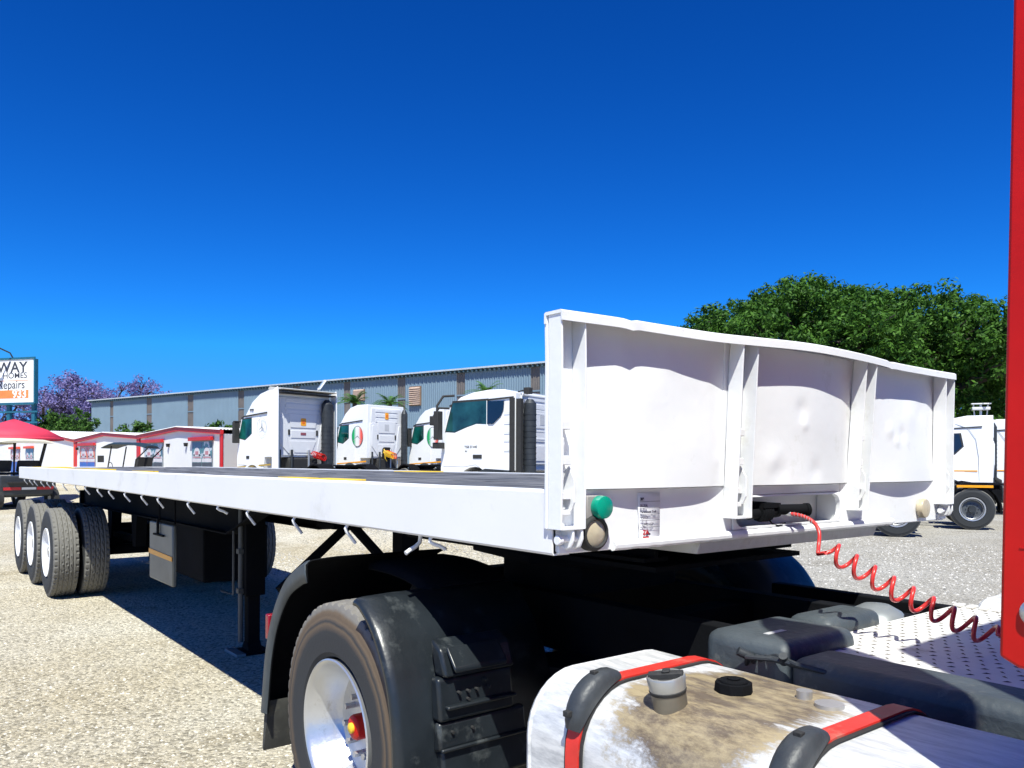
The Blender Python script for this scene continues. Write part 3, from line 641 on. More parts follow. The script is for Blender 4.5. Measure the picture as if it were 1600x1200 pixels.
front_path = arc([(-1.01, 1.112), (-.955, 1.10), (-.85, 1.02), (-.755, .88), (-.705, .72), (-.688, .54), (-.695, .38), (-.735, .20)], 6)
rear_path = arc([(-1.46, 1.20), (-1.53, 1.178), (-1.68, 1.10), (-1.82, .94), (-1.91, .74), (-1.96, .48), (-1.965, .44)], 6)
top_path = arc([(-1.50, 1.165), (-1.38, 1.165), (-1.25, 1.16), (-1.1, 1.14), (-1.0, 1.10)], 5)
fend = []
lip_g = mat('fender_lip_grey_plastic', (.045, .056, .064), .5, 0, .2, 8, .2, 30)
for yo, yi in ((-.135, .60), (2.735, 2.0)):
    sg = 1 if yi > yo else -1
    f1 = fender('front_fender_quarter', front_path, yo, yi, .02, plastic, lipr=.012); f2 = fender('rear_fender_quarter', rear_path, yo, yi, .075, black, lipr=.025)
    fender('fender_crown', top_path, yo+.32*sg, yi, .01, black)
    # worn grey outer lip on the rear quarter
    rings = [[(p[0]+r[0]*o, y, p[1]+r[1]*o) for y, o in ((yo-.006*sg, -.075), (yo-.008*sg, -.03), (yo-.004*sg, .004), (yo+.02*sg, .022))] for p in rear_path for r in [Vector((p[0]-WX, p[1]-.53)).normalized()]]
    mb = MB(); mb.ring_loft(rings, close=False, cap=False); o = sub('outer_lip', mb, lip_g, f2, solid=.004)
    fl = MB(); fl.prism([(-1.93, .50), (-1.965, .44), (-1.99, .26), (-1.975, .25), (-1.93, .42)], yo+.01*sg, yi); o = obj('mudflap', fl, mat('mudflap_rubber', (.05, .05, .045), .85, 0, .3, 10, dirt=((.14, .13, .10), .4, 8)), K)
    tl = MB().box(-1.935, -1.895, yo+.02*sg-.02, yo+.02*sg+.02, .80, .92); obj('tail_lamp', tl, mat('red_lamp_lens', (.22, .01, .02), .25, 0, .05, 5), K, bevel=.006)
    # moulded step panel on the face of the front quarter, with ribs and drain holes
    if sg == 1:
        stp = MB()
        stp.prism([(-.735, .99), (-.665, .96), (-.625, .86), (-.70, .86)], .035, .36)
        stp.prism([(-.70, .858), (-.648, .858), (-.628, .70), (-.69, .70)], .015, .36)
        stp.prism([(-.675, .698), (-.640, .698), (-.625, .60), (-.68, .58)], .015, .42)
        stp.prism([(-.70, .578), (-.640, .60), (-.625, .46), (-.70, .40)], .03, .47)
        s_ = obj('step_panel', stp, plastic, K, bevel=.014, seg=3)
        rb = MB(); rb.box(-.640, -.612, .04, .36, .745, .76); rb.box(-.64, -.620, .02, .45, .592, .606); rb.prism([(-.66, .97), (-.60, .90), (-.60, .88), (-.66, .95)], .06, .30)
        sub('step_rib', rb, plastic, s_, bevel=.006)
        for (yy, zz) in ((.10, .80), (.14, .80), (.18, .80), (.14, .77), (.10, .50), (.14, .50), (.18, .49), (.12, .47), (.07, .66), (.16, .66), (.22, .83), (.24, .80)):
            hl = MB(); hl.cyl((-.70, yy, zz), (-.622 if zz > .65 else -.628, yy, zz), .006, n=8)
            sub('drain_hole', hl, rubber, s_)
        bo = MB().cyl((-.68, .055, .635), (-.635, .055, .635), .014, n=6); sub('bolt', bo, silver, s_)
# --- fuel tanks
def tank_ring(x, y0, y1, z0, z1, r, ins): return [(x, y, z) for y, z in rrect(y0+ins, y1-ins, z0+ins, z1-ins, max(.02, r-ins*.3), 8)]
def tank(y0, y1, z0, z1, x0, x1, r):
    mb = MB(); rings = []
    for dx, ins in ((.0, .10), (.002, .05), (.008, .022), (.020, .008), (.035, .0)): rings.append(tank_ring(x0+dx, y0, y1, z0, z1, r, ins))
    rings.append(tank_ring(x0+.040, y0, y1, z0, z1, r, .006)); rings.append(tank_ring(x0+.046, y0, y1, z0, z1, r, .006)); rings.append(tank_ring(x0+.052, y0, y1, z0, z1, r, .0))
    n = 24
    for k in range(n+1): rings.append(tank_ring(x0+.055+(x1-x0-.11)*k/n, y0, y1, z0, z1, r, .001*math.sin(k)))
    for dx, ins in ((.035, .0), (.02, .008), (.008, .022), (.0, .06)): rings.append(tank_ring(x1-dx, y0, y1, z0, z1, r, ins))
    mb.ring_loft(rings); return obj('fuel_tank', mb, tk, K, smooth=40)
def strap(x0, x1, y0, y1, z0, z1, r, off, m, name, part):
    mb = MB(); a = rrect(y0-off, y1+off, z0-off, z1+off, r+off, 8); b_ = rrect(y0-off-.005, y1+off+.005, z0-off-.005, z1+off+.005, r+off+.005, 8)
    mb.ring_loft([[(x0, *p) for p in a], [(x0, *p) for p in b_], [(x1, *p) for p in b_], [(x1, *p) for p in a]], loop=True)
    return sub(name, mb, m, part, smooth=40)
TY0, TY1, TZ0, TZ1 = -.135, .52, .36, 1.05
tank1 = tank(TY0, TY1, TZ0, TZ1, .02, 1.62, .17)
strapred = mat('tank_strap_red', (.62, .03, .02), .5, 0, .12, 10, .1, 30, dirt=((.35, .18, .13), .2, 12))
for sx in (.25, .86, 1.42):
    strap(sx-.033, sx+.033, TY0, TY1, TZ0, TZ1, .17, .003, rubber, 'strap_pad', tank1)
    strap(sx-.024, sx+.024, TY0, TY1, TZ0, TZ1, .17, .008, strapred, 'strap', tank1)
    # rubber cover on the strap at the outer top corner
    bk = MB(); rings = []
    for k in range(13):
        t = R(160-64*k/12); cy, cz = TY0+.17, TZ1-.17; ww = .036*math.sin(math.pi*(.14+.72*k/12))**.5; hh = .018+.030*math.sin(math.pi*k/12)**.7
        ring = []
        for (a, o) in ((-1, .010), (-1, .35), (-.8, .8), (-.4, 1.0), (.4, 1.0), (.8, .8), (1, .35), (1, .010)):
            rr = .17+.013+(hh*o if o > .02 else 0); ring.append((sx+a*ww, cy+rr*math.cos(t), cz+rr*math.sin(t)))
        rings.append(ring)
    bk.ring_loft(rings); b1 = sub('strap_cover', bk, plastic_g if False else mat('strap_cover_rubber', (.035, .04, .045), .5, 0, .2, 20, .2, 60), tank1, smooth=50)
    for k, t in ((0, 150), (1, 116)):
        nb = MB(); t = R(t); cy, cz = TY0+.17, TZ1-.17; rr = .17+.055; nb.box(sx-.010, sx+.010, cy+rr*math.cos(t)-.010, cy+rr*math.cos(t)+.006, cz+rr*math.sin(t)-.008, cz+rr*math.sin(t)+.008)
        sub('strap_bolt', nb, rubber, b1, bevel=.002)
    rv = MB()
    for k in range(2):
        for j in (-1, 1): rv.cyl((sx+j*.014, TY0-.016, .80-.03*k), (sx+j*.014, TY0-.010, .80-.03*k), .005, n=10)
    sub('rivets', rv, strapred, b1)
# amber tape on the tank side
o = sub('amber_tape', MB().prism([(.06, .66), (.06, .73), (.215, .70), (.215, .63)], TY0-.003, TY0-.0005), amber, tank1)
# filler neck with locking cap
fn = MB(); fc = (.47, .0)
fn.cyl((fc[0], fc[1], .98), (fc[0]-.006, fc[1]-.018, 1.085), .044, n=32); nk = sub('filler_neck', fn, mat('grimy_neck_metal', (.22, .20, .16), .4, .6, .2, 12), tank1)
fa = Matrix.Translation((fc[0]-.006, fc[1]-.018, 1.085)) @ Matrix.Rotation(R(9), 4, 'X') @ Matrix.Rotation(R(-3), 4, 'Y')
def xf_mesh(mb, M): mb.v = [tuple(M @ Vector(v)) for v in mb.v]; return mb
cpb = MB(); cpb.lathe([(-.002, .046), (.028, .049), (.032, .047), (.032, .041), (.026, .040), (.024, .0001)], 36, (0, 0, 0), 'z'); xf_mesh(cpb, fa)
capm = sub('filler_cap', cpb, mat('cap_metal', (.42, .42, .40), .35, .6, .12, 14), tank1)
cpb = MB().box(-.044, .044, -.013, .013, .018, .040).box(-.008, .012, -.0125, .0135, .040, .046); cpb.lathe([(.022, .040), (.025, .0396), (.0255, .0001)], 24, (0, 0, 0), 'z'); xf_mesh(cpb, fa @ Matrix.Rotation(R(35), 4, 'Z')); sub('cap_handle', cpb, rubber, capm, bevel=.003)
cpb = MB(); cpb.lathe([(-.012, .0455), (-.004, .0475), (-.002, .0455)], 28, (0, 0, 0), 'z'); xf_mesh(cpb, fa); sub('cap_seal', cpb, rubber, capm)
# octagonal black cap, sender unit
oc = MB(); oc.cyl((.51, .19, 1.046), (.51, .19, 1.075), .050, .048, 10); oc.cyl((.51, .19, 1.075), (.51, .19, 1.081), .040, .036, 10); oc.cyl((.51, .19, 1.081), (.51, .19, 1.085), .018, n=10)
sub('tank_cap', oc, black, tank1, bevel=.002)
oc = MB(); oc.cyl((.66, .28, 1.046), (.66, .28, 1.07), .020, n=14); oc.cyl((.74, .26, 1.046), (.74, .26, 1.06), .035, n=18); sub('tank_sender', oc, silver, tank1)
# far side tank
tank2 = tank(2.10, 2.74, .36, 1.06, .30, 1.7, .17)
for sx in (.72, 1.3):
    strap(sx-.04, sx+.04, 2.10, 2.74, .36, 1.06, .17, .003, rubber, 'strap_pad', tank2); strap(sx-.03, sx+.03, 2.10, 2.74, .36, 1.06, .17, .008, strapred, 'strap', tank2)
# catwalk of white tread plate
tread = mat('white_tread_plate', (.72, .71, .68), .5, .1, .06, 8, .15, 40, dirt=((.30, .25, .18), .2, 6))
cw = MB().box(.28, 1.64, .80, 2.04, 1.02, 1.045); ct = obj('catwalk_plate', cw, tread, K, bevel=.012)
dm = MB()
for i in range(28):
    for j in range(24):
        x = .31+i*.048+(.024 if j % 2 else 0); y = .83+j*.05
        if x > 1.62: continue
        a = R(35 if (i+j) % 2 else -35); M = Matrix.Translation((x, y, 1.0452)) @ Matrix.Rotation(a, 4, 'Z')
        dm.add([M @ Vector(p) for p in ((-.016, 0, -.001), (0, -.005, -.001), (.016, 0, -.001), (0, .005, -.001), (0, 0, .003))], [(0, 1, 4), (1, 2, 4), (2, 3, 4), (3, 0, 4)])
o = sub('tread_lozenges', dm, mat('worn_tread_tops', (.10, .09, .08), .6, .1, .2, 20), ct, smooth=0); o['kind'] = 'stuff'
ed = MB(); 
for i in range(26): ed.box(.30+i*.05, .33+i*.05, 1.99, 2.05, 1.046, 1.056)
sub('catwalk_edge', ed, tread, ct, bevel=.003)['kind'] = 'stuff'
# grey plastic battery box lid between tank and catwalk, its long rounded edge
bb = MB(); bb.box(.10, .42, .58, 1.00, .80, 1.10); b1 = obj('battery_box', bb, plastic_g, K, bevel=.045, seg=4)
bb = MB(); bb.box(.12, .30, 1.03, 1.40, .85, 1.10); obj('valve_box', bb, plastic_g, K, bevel=.04, seg=4)
bb = MB(); bb.box(.42, 1.62, .58, .80, .72, 1.065); obj('side_cover', bb, plastic_g, K, bevel=.04, seg=4)
sub('box_label', MB().box(.28, .30, .66, .76, 1.0995, 1.1015), mat('pale_label', (.5, .5, .5)), b1)
pb = MB()
for k in range(4): pb.tube([(.26+.02*k, .60, 1.0+.012*k), (.30+.03*k, .545+.006*k, 1.045+.006*k), (.38+.03*k, .55, 1.055), (.48+.02*k, .59, 1.04)], .008, 8)
pb.cyl((.30, .57, 1.04), (.27, .54, 1.06), .014, n=12); pb.cyl((.42, .56, 1.05), (.43, .54, 1.075), .013, n=12)
obj('pipe_fittings', pb, steel_dark, K)
dd = MB(); dd.lathe([(0, .13), (.05, .125), (.09, .095), (.115, .05), (.12, .0001)], 32, (.16, 1.62, .96), 'z'); dd.lathe([(0, .13), (-.2, .13), (-.2, .0001)], 32, (.16, 1.62, .96), 'z'); obj('air_tank', dd, mat('grey_metal_dome', (.22, .24, .25), .4, .3, .1, 8), K)
# far fender frame rails seen past the trailer nose
fr = MB(); fr.box(-.62, .28, 2.05, 2.12, .96, 1.03); fr.box(-.62, .28, 1.86, 1.92, .92, .98); obj('side_bar', fr, black, K, bevel=.008)
fr = MB().box(-.55, .05, 2.14, 2.60, .78, .86); obj('side_locker', fr, black, K, bevel=.03)
# --- cab: back wall, side deflectors, doors, windows (mostly beside and behind the camera's right edge)
ex = MB()
obj_list = []
for yy in (-.045, 2.62):
    e_ = MB(); e_.prism([(1.23, 1.315), (1.26, 1.300), (1.75, 1.26), (1.75, 3.45), (1.62, 3.72), (1.33, 3.66), (1.262, 3.3)], yy, yy+.025)
    p = obj('side_deflector', e_, red, K, bevel=.006, seg=3)
    if yy < 0:
        bl = MB(); bl.lathe([(0, .023), (-.004, .023), (-.009, .017), (-.011, .0001)], 28, (1.286, yy-.001, 1.398)); sub('dome_bolt', bl, silver, p)
        bl = MB(); bl.box(1.262, 1.40, yy-.0015, yy-.0002, 1.505, 1.5075); sub('paint_run', bl, red, p)
cab = MB()
cprof = [(1.80, 1.15), (1.80, 3.72), (2.3, 3.86), (3.1, 3.65), (3.55, 3.05), (3.72, 2.75), (3.92, 1.9), (3.95, .45), (3.85, .42), (3.80, .60)] + [(3.13+.62*math.cos(R(a)), .56+.62*math.sin(R(a))) for a in range(10, 171, 16)] + [(2.45, .60), (1.95, .60), (1.95, 1.15)]
cab.prism(cprof, .03, 2.57); cb_ = obj('cab_body', cab, red, K, bevel=.07, seg=4)
dr = MB(); dr.prism([(2.42, 1.25), (2.42, 2.85), (3.50, 2.85), (3.66, 2.0), (3.66, 1.25)], .016, .034); dd_ = obj('door', dr, red, K, bevel=.012)
sub('handle', MB().box(2.50, 2.66, .004, .03, 1.62, 1.67), rubber, dd_)
dr = MB(); dr.prism([(2.62, 2.05), (2.62, 2.75), (3.44, 2.75), (3.56, 2.12), (3.2, 1.98)], .010, .020); sub('door_window', dr, glass_dark, dd_)
dr = MB(); dr.prism([(3.615, 2.92), (3.86, 2.02), (3.88, 2.02), (3.635, 2.92)], .25, 2.35); obj('windscreen', dr, glass_dark, K)
obj('bumper', MB().box(3.82, 4.02, .05, 2.55, .35, .85), black, K, bevel=.05)
for yy in (.35, 2.25): obj('headlamp', MB().box(3.94, 4.0, yy-.18, yy+.18, .90, 1.08), glass_cyan, K, bevel=.02)
obj('side_mirror', MB().box(3.55, 3.68, -.28, -.10, 1.95, 2.55).box(3.5, 3.6, -.12, .05, 2.5, 2.54).box(3.5, 3.6, -.12, .05, 2.0, 2.04), black, K, bevel=.02)
wheel(K, 3.13, .0, .54, T_FAR, RIM_T, NUTT); wheel(K, 3.13, 2.6, .54, T_FAR, RIM_T, NUTT, flip=True)
# red coiled air line
hp = []
start = [(-.01, 1.185, 1.462), (.03, 1.20, 1.455), (.08, 1.215, 1.445), (.13, 1.205, 1.425), (.16, 1.19, 1.39), (.17, 1.17, 1.345), (.185, 1.14, 1.315)]
A_ = Vector((.255, 1.085, 1.345)); B_ = Vector((.775, 1.17, 1.105)); axd = (B_-A_).normalized(); side = axd.cross(Vector((0, 0, 1))).normalized(); up = side.cross(axd)
turns = 8.6; nn = int(turns*26); coil = []
for i in range(nn+1):
    t = i/nn; a = -2*math.pi*turns*t-R(110); c = A_.lerp(B_, t)+Vector((0, 0, -.018*math.sin(math.pi*t)))
    rr = .034*min(1, .55+t*8); coil.append(c+up*math.sin(a)*rr+side*math.cos(a)*rr)
hp = arc(start, 6)+coil+arc([tuple(coil[-1]), (.90, 1.19, 1.09), (1.15, 1.2, 1.12), (1.55, 1.15, 1.32), (1.79, 1.1, 1.50)], 8)[1:]
hm = MB(); hm.tube(hp, .0072, 8); hosem = mat('red_nylon_hose', (.62, .035, .03), .32, 0, .08, 20, coat=.3, dirt=((.3, .08, .06), .1, 20))
hose = obj('air_hose', hm, hosem, None, smooth=70); tag(hose, 'red coiled air hose plugged into the black coupling of the trailer nose', 'hose')
sp_ = MB(); 
sg_ = arc(start[:4], 20); spr = []
for i, p in enumerate(sg_):
    a = i*1.25; spr.append(Vector(p)+Vector((0, math.cos(a), math.sin(a)))*.0085)
sp_.tube(spr, .0016, 5); o = obj('hose_spring', sp_, silver, None); o.parent = hose
sv = MB().cyl((-.012, 1.184, 1.462), (.034, 1.201, 1.454), .0105, n=12); o = obj('hose_ferrule', sv, silver, None); o.parent = hose

# ================================================================== parked truck cabs (local: origin at ground under the cab's back wall, +x forward, +y left)
star_mat = mat('dark_emblem_ink', (.05, .05, .06), .4); star_grey = mat('grey_emblem_line', (.30, .32, .34), .4); outline_g = mat('panel_gap_dark', (.10, .11, .12), .6)
def ring_y(R0, R1, y0, y1, cx, cz, n=32):
    mb = MB(); mb.lathe([(y0, R0), (y0, R1), (y1, R1), (y1, R0)], n, (cx, 0, cz), 'y', loop=True); return mb
def star(cx, cz, Rr, y0, y1):
    mb = MB()
    for k in range(3):
        a = R(90+120*k); t = Vector((math.cos(a), math.sin(a)))*Rr; s_ = Vector((-math.sin(a), math.cos(a)))*Rr*.11
        q = [(cx+t.x, cz+t.y), (cx+s_.x-t.x*.06, cz+s_.y-t.y*.06), (cx-s_.x-t.x*.06, cz-s_.y-t.y*.06)]; mb.prism(q, y0, y1)
    return mb
def cab_truck(name_label, loc, rz, H, style, group, plain=False, sc_=None):
    t = thing('parked_truck', name_label, 'truck', (loc[0], loc[1], loc[2] if len(loc) > 2 else 0), rz, group)
    if sc_: t.scale = sc_
    HW = 1.24; ZB = 1.05 if (style == 'm' or plain) else 1.42
    if style == 'b': roof = [(0, H), (.75, H), (1.25, H-.10), (1.60, H-.32), (1.90, H-.66)]
    elif style == 'm': roof = [(0, H-.10), (.35, H-.01), (.8, H), (1.3, H-.05), (1.7, H-.16), (1.94, H-.34)]
    else: roof = [(0, H), (.35, H), (.85, H-.10), (1.35, H-.36), (1.75, H-.80)]
    front = [(2.02, 2.78), (2.14, 2.45), (2.28, 1.9), (2.34, 1.35), (2.34, .45), (2.0, .42)]
    arch = [(1.22+.64*math.cos(R(a)), .50+.64*math.sin(R(a))) for a in range(0, 181, 15)]
    prof = [(0, ZB)]+roof+front+[(1.86, .45)]+arch+[(.55, .95), (.45, ZB)]
    mb = MB(); vs = []
    def yy(z): return HW*(1-.07*max(0, (z-2.75)/1.2))
    rings = [[(x, s_*yy(z), z) for x, z in prof] for s_ in (-1, 1)]
    mb.ring_loft(rings); obj('cab_body', mb, cabwhite, t, bevel=.075, seg=4)
    # black roof-line strip
    for s_ in (-1, 1):
        y0, y1 = (HW-.02, HW+.012) if s_ > 0 else (-HW-.012, -HW+.02)
        fl = (lambda a, b_: (a, b_))
        k_ = MB().prism([(.32 if style != 'm' else .05, 2.885), (.32 if style != 'm' else .05, 2.92), (1.85, 2.83), (2.06, 2.76), (2.04, 2.72), (1.8, 2.79)], y0-.006*s_, y1-.006*s_ if style != 'm' else y1); obj('roof_strip', k_, rubber, t)
        ds = MB().prism([(.82, .98), (.82, 2.76), (1.95, 2.72), (2.20, 1.95), (2.26, 1.2), (2.24, 1.15), (1.9, 1.15), (1.6, 1.14), (1.2, 1.20)], y0, y1-.004) if s_ > 0 else MB().prism([(.82, .98), (.82, 2.76), (1.98, 2.70), (2.24, 1.95), (2.30, 1.2), (1.9, 1.15), (1.2, 1.20)], y0+.004, y1)
        d_ = obj('door', ds, cabwhite, t, bevel=.008)
        gl = glass_dark if plain else mat('dark_teal_glass', (.010, .05, .055), .05, 0, .9, 1.6, spec=.8) if style == 'm' else glass_teal
        e0, e1 = (HW+.0085, HW+.013) if s_ > 0 else (-HW-.013, -HW-.0085)
        up = 0 if plain else (.10 if style != 'm' else .16)
        win = [(.98, 2.66), (1.94, 2.62), (2.17, 1.98), (1.75, 1.92), (1.15, 2.0), (.90, 2.25)] if plain else [(1.32, 2.62), (1.94, 2.60), (2.17, 1.98), (1.75, 1.92), (1.45, 2.05), (1.32, 2.12)] if style != 'm' else [(.86, 2.68), (1.93, 2.66), (2.16, 1.92), (1.86, 1.90), (1.5, 2.02), (1.2, 2.10), (.86, 2.08)]
        win = [(x, z+up) for x, z in win]
        wf = MB().prism([((x-1.7)*1.07+1.7, (z-2.3)*1.10+2.3) for x, z in win], e0-.0035, e1-.004) if s_ > 0 else MB().prism([((x-1.7)*1.07+1.7, (z-2.3)*1.10+2.3) for x, z in win], e0+.004, e1+.0035)
        w1 = sub('window_seal', wf, rubber, d_)
        sub('door_window', MB().prism(win, e0, e1), gl, d_)
        sub('handle', MB().box(1.46 if style != 'm' else 1.0, 1.66 if style != 'm' else 1.28, e0-.002, e1+.01*s_ if s_ > 0 else e1, 1.36, 1.46), rubber, d_, bevel=.004)
        if style == 'm':
            k_ = MB().prism([(.32, 2.82), (.84, 2.82), (.84, 2.24), (.66, 2.24), (.42, 2.44), (.34, 2.60)], e0-.002, e1-.002); obj('rear_window', k_, glass_dark, t)
            k_ = MB().prism([(-.02, 1.00), (-.02, 2.86), (-.16, 2.86), (-.16, 1.00)], s_*1.10, s_*1.22); obj('side_deflector', k_, rubber, t)
            obj('window_pillar', MB().box(.842, .858, e0-.002, e1+.002, 2.2, 2.84), cabwhite, t); k_ = MB().prism([(.0, .98), (.0, 2.88), (.16, 2.88), (.16, .98)], e0-.003, e1); obj('rear_band', k_, rubber, t)
            k_ = MB()
            for zz in (1.55, 1.80, 2.0, 2.25, 2.5): k_.box(.05, .32, e0-.004, e0+.004, zz, zz+.008)
            obj('panel_crease', k_, star_grey, t)
            k_ = MB().prism([(.10, .98), (.10, 1.06), (.9, 1.10), (1.15, 1.02), (1.3, .93)], e0-.03, e1); obj('step_cover', k_, steel_dark, t)
        if style == 'a':
            k_ = MB().prism([(-.015, .62), (-.015, H-.02), (-.36, H+.10), (-.40, H-.1), (-.40, .62)], s_*1.19, s_*1.235); obj('side_deflector', k_, cabwhite, t, bevel=.01)
            k_ = MB().prism([(-.38, .62), (-.38, H-.3), (-.36, H-.3), (-.36, .62)], s_*1.14, s_*1.19); obj('deflector_shade_strip', k_, mat('deflector_inner_shade', (.10, .14, .20), .5), t)  # blue-grey strip paints in shade on the fairing's inner face
        if s_ > 0:
            tr_ = sub if False else None
            if plain:
                k_ = MB().prism([(.45, 1.42), (.45, 1.46), (1.5, 1.46), (1.5, 1.42)], HW+.009, HW+.014); obj('amber_strip', k_, amber, t)
                k_ = MB(); k_.tube([(.40, HW+.004, 1.1), (.42, HW+.004, 1.9), (.50, HW+.004, 2.5), (.72, HW+.002, 2.85), (1.1, HW-.02, 3.0)], .007, 5); obj('fairing_seam', k_, star_grey, t)
                obj('amber_strip', MB().box(-3.0, -2.2, HW-.02, HW+.03, 1.07, 1.13), amber, t)
            elif style in 'ab':
                st = (.26, 1.52) if style == 'b' else (.28, 1.40)
                k_ = MB().prism([(.02, st[1]-.26), (.02, st[1]-.20), (2.30, st[1]-.31), (2.30, st[1]-.35), (1.2, st[1]-.30)], HW+.009, HW+.014); obj('amber_strip', k_, amber if style == 'b' else mat('gold_strip', (.42, .28, .05), .4), t)
                k_ = MB(); q = [(1.22+.66*math.cos(R(a)), .50+.66*math.sin(R(a))) for a in range(0, 181, 12)]; q2 = [(1.22+.74*math.cos(R(a)), .50+.74*math.sin(R(a))) for a in range(180, -1, -12)]
                k_.ring_loft([[(x, y, z) for x, z in q+q2] for y in (HW-.05, HW+.035)]); obj('wheel_arch_trim', k_, plastic_g if style == 'b' else cabwhite, t)
    # tyre mirror and visor at the front
    for s_ in (-1, 1):
        k_ = MB(); y0 = s_*(HW+.02); k_.box(2.12, 2.26, min(y0, y0+s_*.22), max(y0, y0+s_*.22), 1.9, 2.62); k_.box(2.10, 2.24, min(y0-s_*.1, y0+s_*.2), max(y0-s_*.1, y0+s_*.2), 2.62, 2.66)
        if style == 'm':
            k_ = MB(); k_.tube([(1.95, s_*1.15, 3.02), (2.2, s_*1.32, 3.0), (2.30, s_*1.45, 2.75), (2.28, s_*1.5, 2.2)], .035, 8); k_.box(2.18, 2.32, min(s_*1.36, s_*1.58), max(s_*1.36, s_*1.58), 1.85, 2.6)
            k_.box(2.16, 2.40, min(s_*1.3, s_*1.52), max(s_*1.3, s_*1.52), 1.62, 1.78)
        obj('side_mirror', k_, rubber, t, bevel=.03, seg=3)
    if style == 'm':
        k_ = MB(); k_.tube([(2.2, 1.0, 2.7), (2.55, 1.05, 2.72), (2.7, 1.1, 2.5)], .03, 8); k_.box(2.60, 2.74, .98, 1.22, 2.25, 2.5); obj('front_mirror', k_, rubber, t, bevel=.02)
    obj('windscreen', MB().prism([(2.055, 2.72), (2.31, 1.62), (2.335, 1.62), (2.085, 2.72)], -1.1, 1.1), glass_dark, t)
    obj('grille', MB().box(2.345, 2.37, -.85, .85, .60, 1.35), rubber, t, bevel=.01)
    obj('bumper', MB().box(2.20, 2.44, -1.2, 1.2, .32, .58), steel_dark, t, bevel=.04)
    for s_ in (-1, 1): obj('headlamp', MB().box(2.35, 2.42, s_*.98-.17, s_*.98+.17, .66, .84), silver, t, bevel=.02)
    if plain: pass
    elif style in 'ab':
        # roundel with a three pointed star on the flank
        c = (.62, 2.42) if style == 'a' else (.66, 2.28); rr = .31 if style == 'a' else .40
        if style == 'b':
            o = MB().cyl((0, HW+.0100, 0), (0, HW+.0135, 0), rr, n=40); q = link('roundel', o.mesh('roundel'), tri, t, loc=(c[0], 0, c[1]))
            st_ = star(0, 0, rr*.95, HW+.014, HW+.0155); st_.add([], []); k2 = link('star_emblem', st_.mesh('star_emblem', 0), cabwhite, None); k2.parent = q
            q2 = link('emblem_ring', ring_y(rr*.97, rr*1.03, HW+.012, HW+.015, 0, 0, 40).mesh('emblem_ring'), outline_g, None); q2.parent = q
            mm = MB()
            for k in (0, 1): a = R(210+120*k); mm.prism([(.02*math.cos(a), .02*math.sin(a)+.025), (rr*.9*math.cos(a), rr*.9*math.sin(a)+.012), (rr*.9*math.cos(a), rr*.9*math.sin(a)), (.02*math.cos(a), .02*math.sin(a)+.0)], HW+.016, HW+.017)
            k3 = link('emblem_dark_line', mm.mesh('emblem_dark_line', 0), star_mat, None); k3.parent = q  # thin dark ink lines along two star arms
        else:
            q = obj('emblem_ring', ring_y(rr*.975, rr, HW+.008, HW+.0135, c[0], c[1], 40), star_grey, t); obj('star_emblem', star(c[0], c[1], rr*.8, HW+.010, HW+.015), star_grey, t)
    else:
        mirror = Matrix.Translation((1.35, HW+.014, 1.66)) @ Matrix.Rotation(math.pi, 4, 'Z') @ Matrix.Rotation(R(90), 4, 'X')
        text('lettering', 'TGS 27.440', .085, mirror, star_mat, t, .001, 'CENTER', .001)
        text('lettering', 'BLS', .05, Matrix.Translation((1.50, HW+.014, 1.55)) @ Matrix.Rotation(math.pi, 4, 'Z') @ Matrix.Rotation(R(90), 4, 'X'), star_mat, t, .001, 'CENTER', .001)
    if style == 'a': text('lettering', '26 45LS', .07, Matrix.Translation((1.35, HW*.985, 3.02)) @ Matrix.Rotation(math.pi, 4, 'Z') @ Matrix.Rotation(R(90), 4, 'X'), star_mat, t, .02, 'CENTER', .001)
    # back wall: pressed panels
    ht = min(H-.12, 3.45)
    UPB = 0 if (style == 'm' or plain) else .27
    def bp_(name, poly, x0, x1, m=cabgrey, **k):
        if name in ('badge_panel', 'number_plate_panel', 'lower_panel', 'cab_vent', 'number_plate', 'paper_notice'): poly = [(y, z+UPB) for y, z in poly]
        if name in ('back_panel', 'corner_rib'): poly = [(y, z+(UPB+.08 if z < 2.2 else .12 if UPB else 0)) for y, z in poly]
        return obj(name, MB().prism(poly, x1, x0, 'x'), m, t, **k)
    bp_('back_panel', [(-.98, 1.12), (.98, 1.12), (1.06, 1.6), (1.06, ht-.75), (.9, ht-.70), (-.9, ht-.70), (-1.06, ht-.75), (-1.06, 1.6)], -.004, -.05, bevel=.02)
    bp_('upper_back_panel', [(-1.0, ht-.62), (1.0, ht-.62), (.96, ht), (-.96, ht)], -.004, -.045, bevel=.02)
    for za, zb in ((ht-.56, ht-.42), (ht-.36, ht-.22), (ht-.16, ht-.05)): bp_('pressed_rib', [(-.72, za), (.72, za), (.70, zb), (-.70, zb)], -.046, -.062, bevel=.008)
    for s_ in (-1, 1): bp_('corner_rib', [(s_*.98, 1.55), (s_*.62, 1.2), (s_*.56, 1.2), (s_*.80, ht-.8), (s_*.95, ht-.8)], -.051, -.08, bevel=.012)
    bp_('badge_panel', [(-.52, 2.15), (.52, 2.15), (.60, 2.62), (-.60, 2.62)], -.051, -.072, bevel=.01)
    bp_('number_plate_panel', [(-.50, 1.80), (.50, 1.80), (.50, 2.06), (-.50, 2.06)], -.051, -.068, bevel=.01)
    bp_('lower_panel', [(-.36, 1.30), (.36, 1.30), (.55, 1.70), (-.55, 1.70)], -.051, -.066, bevel=.01)
    for s_ in (-1, 1): bp_('cab_vent', [(s_*.58-.035, 1.90), (s_*.58+.035, 1.90), (s_*.58+.035, 2.08), (s_*.58-.035, 2.08)], -.051, -.075, rubber)
    bz = 2.62 if style == 'a' else (ht-.30 if style == 'b' else 2.4)
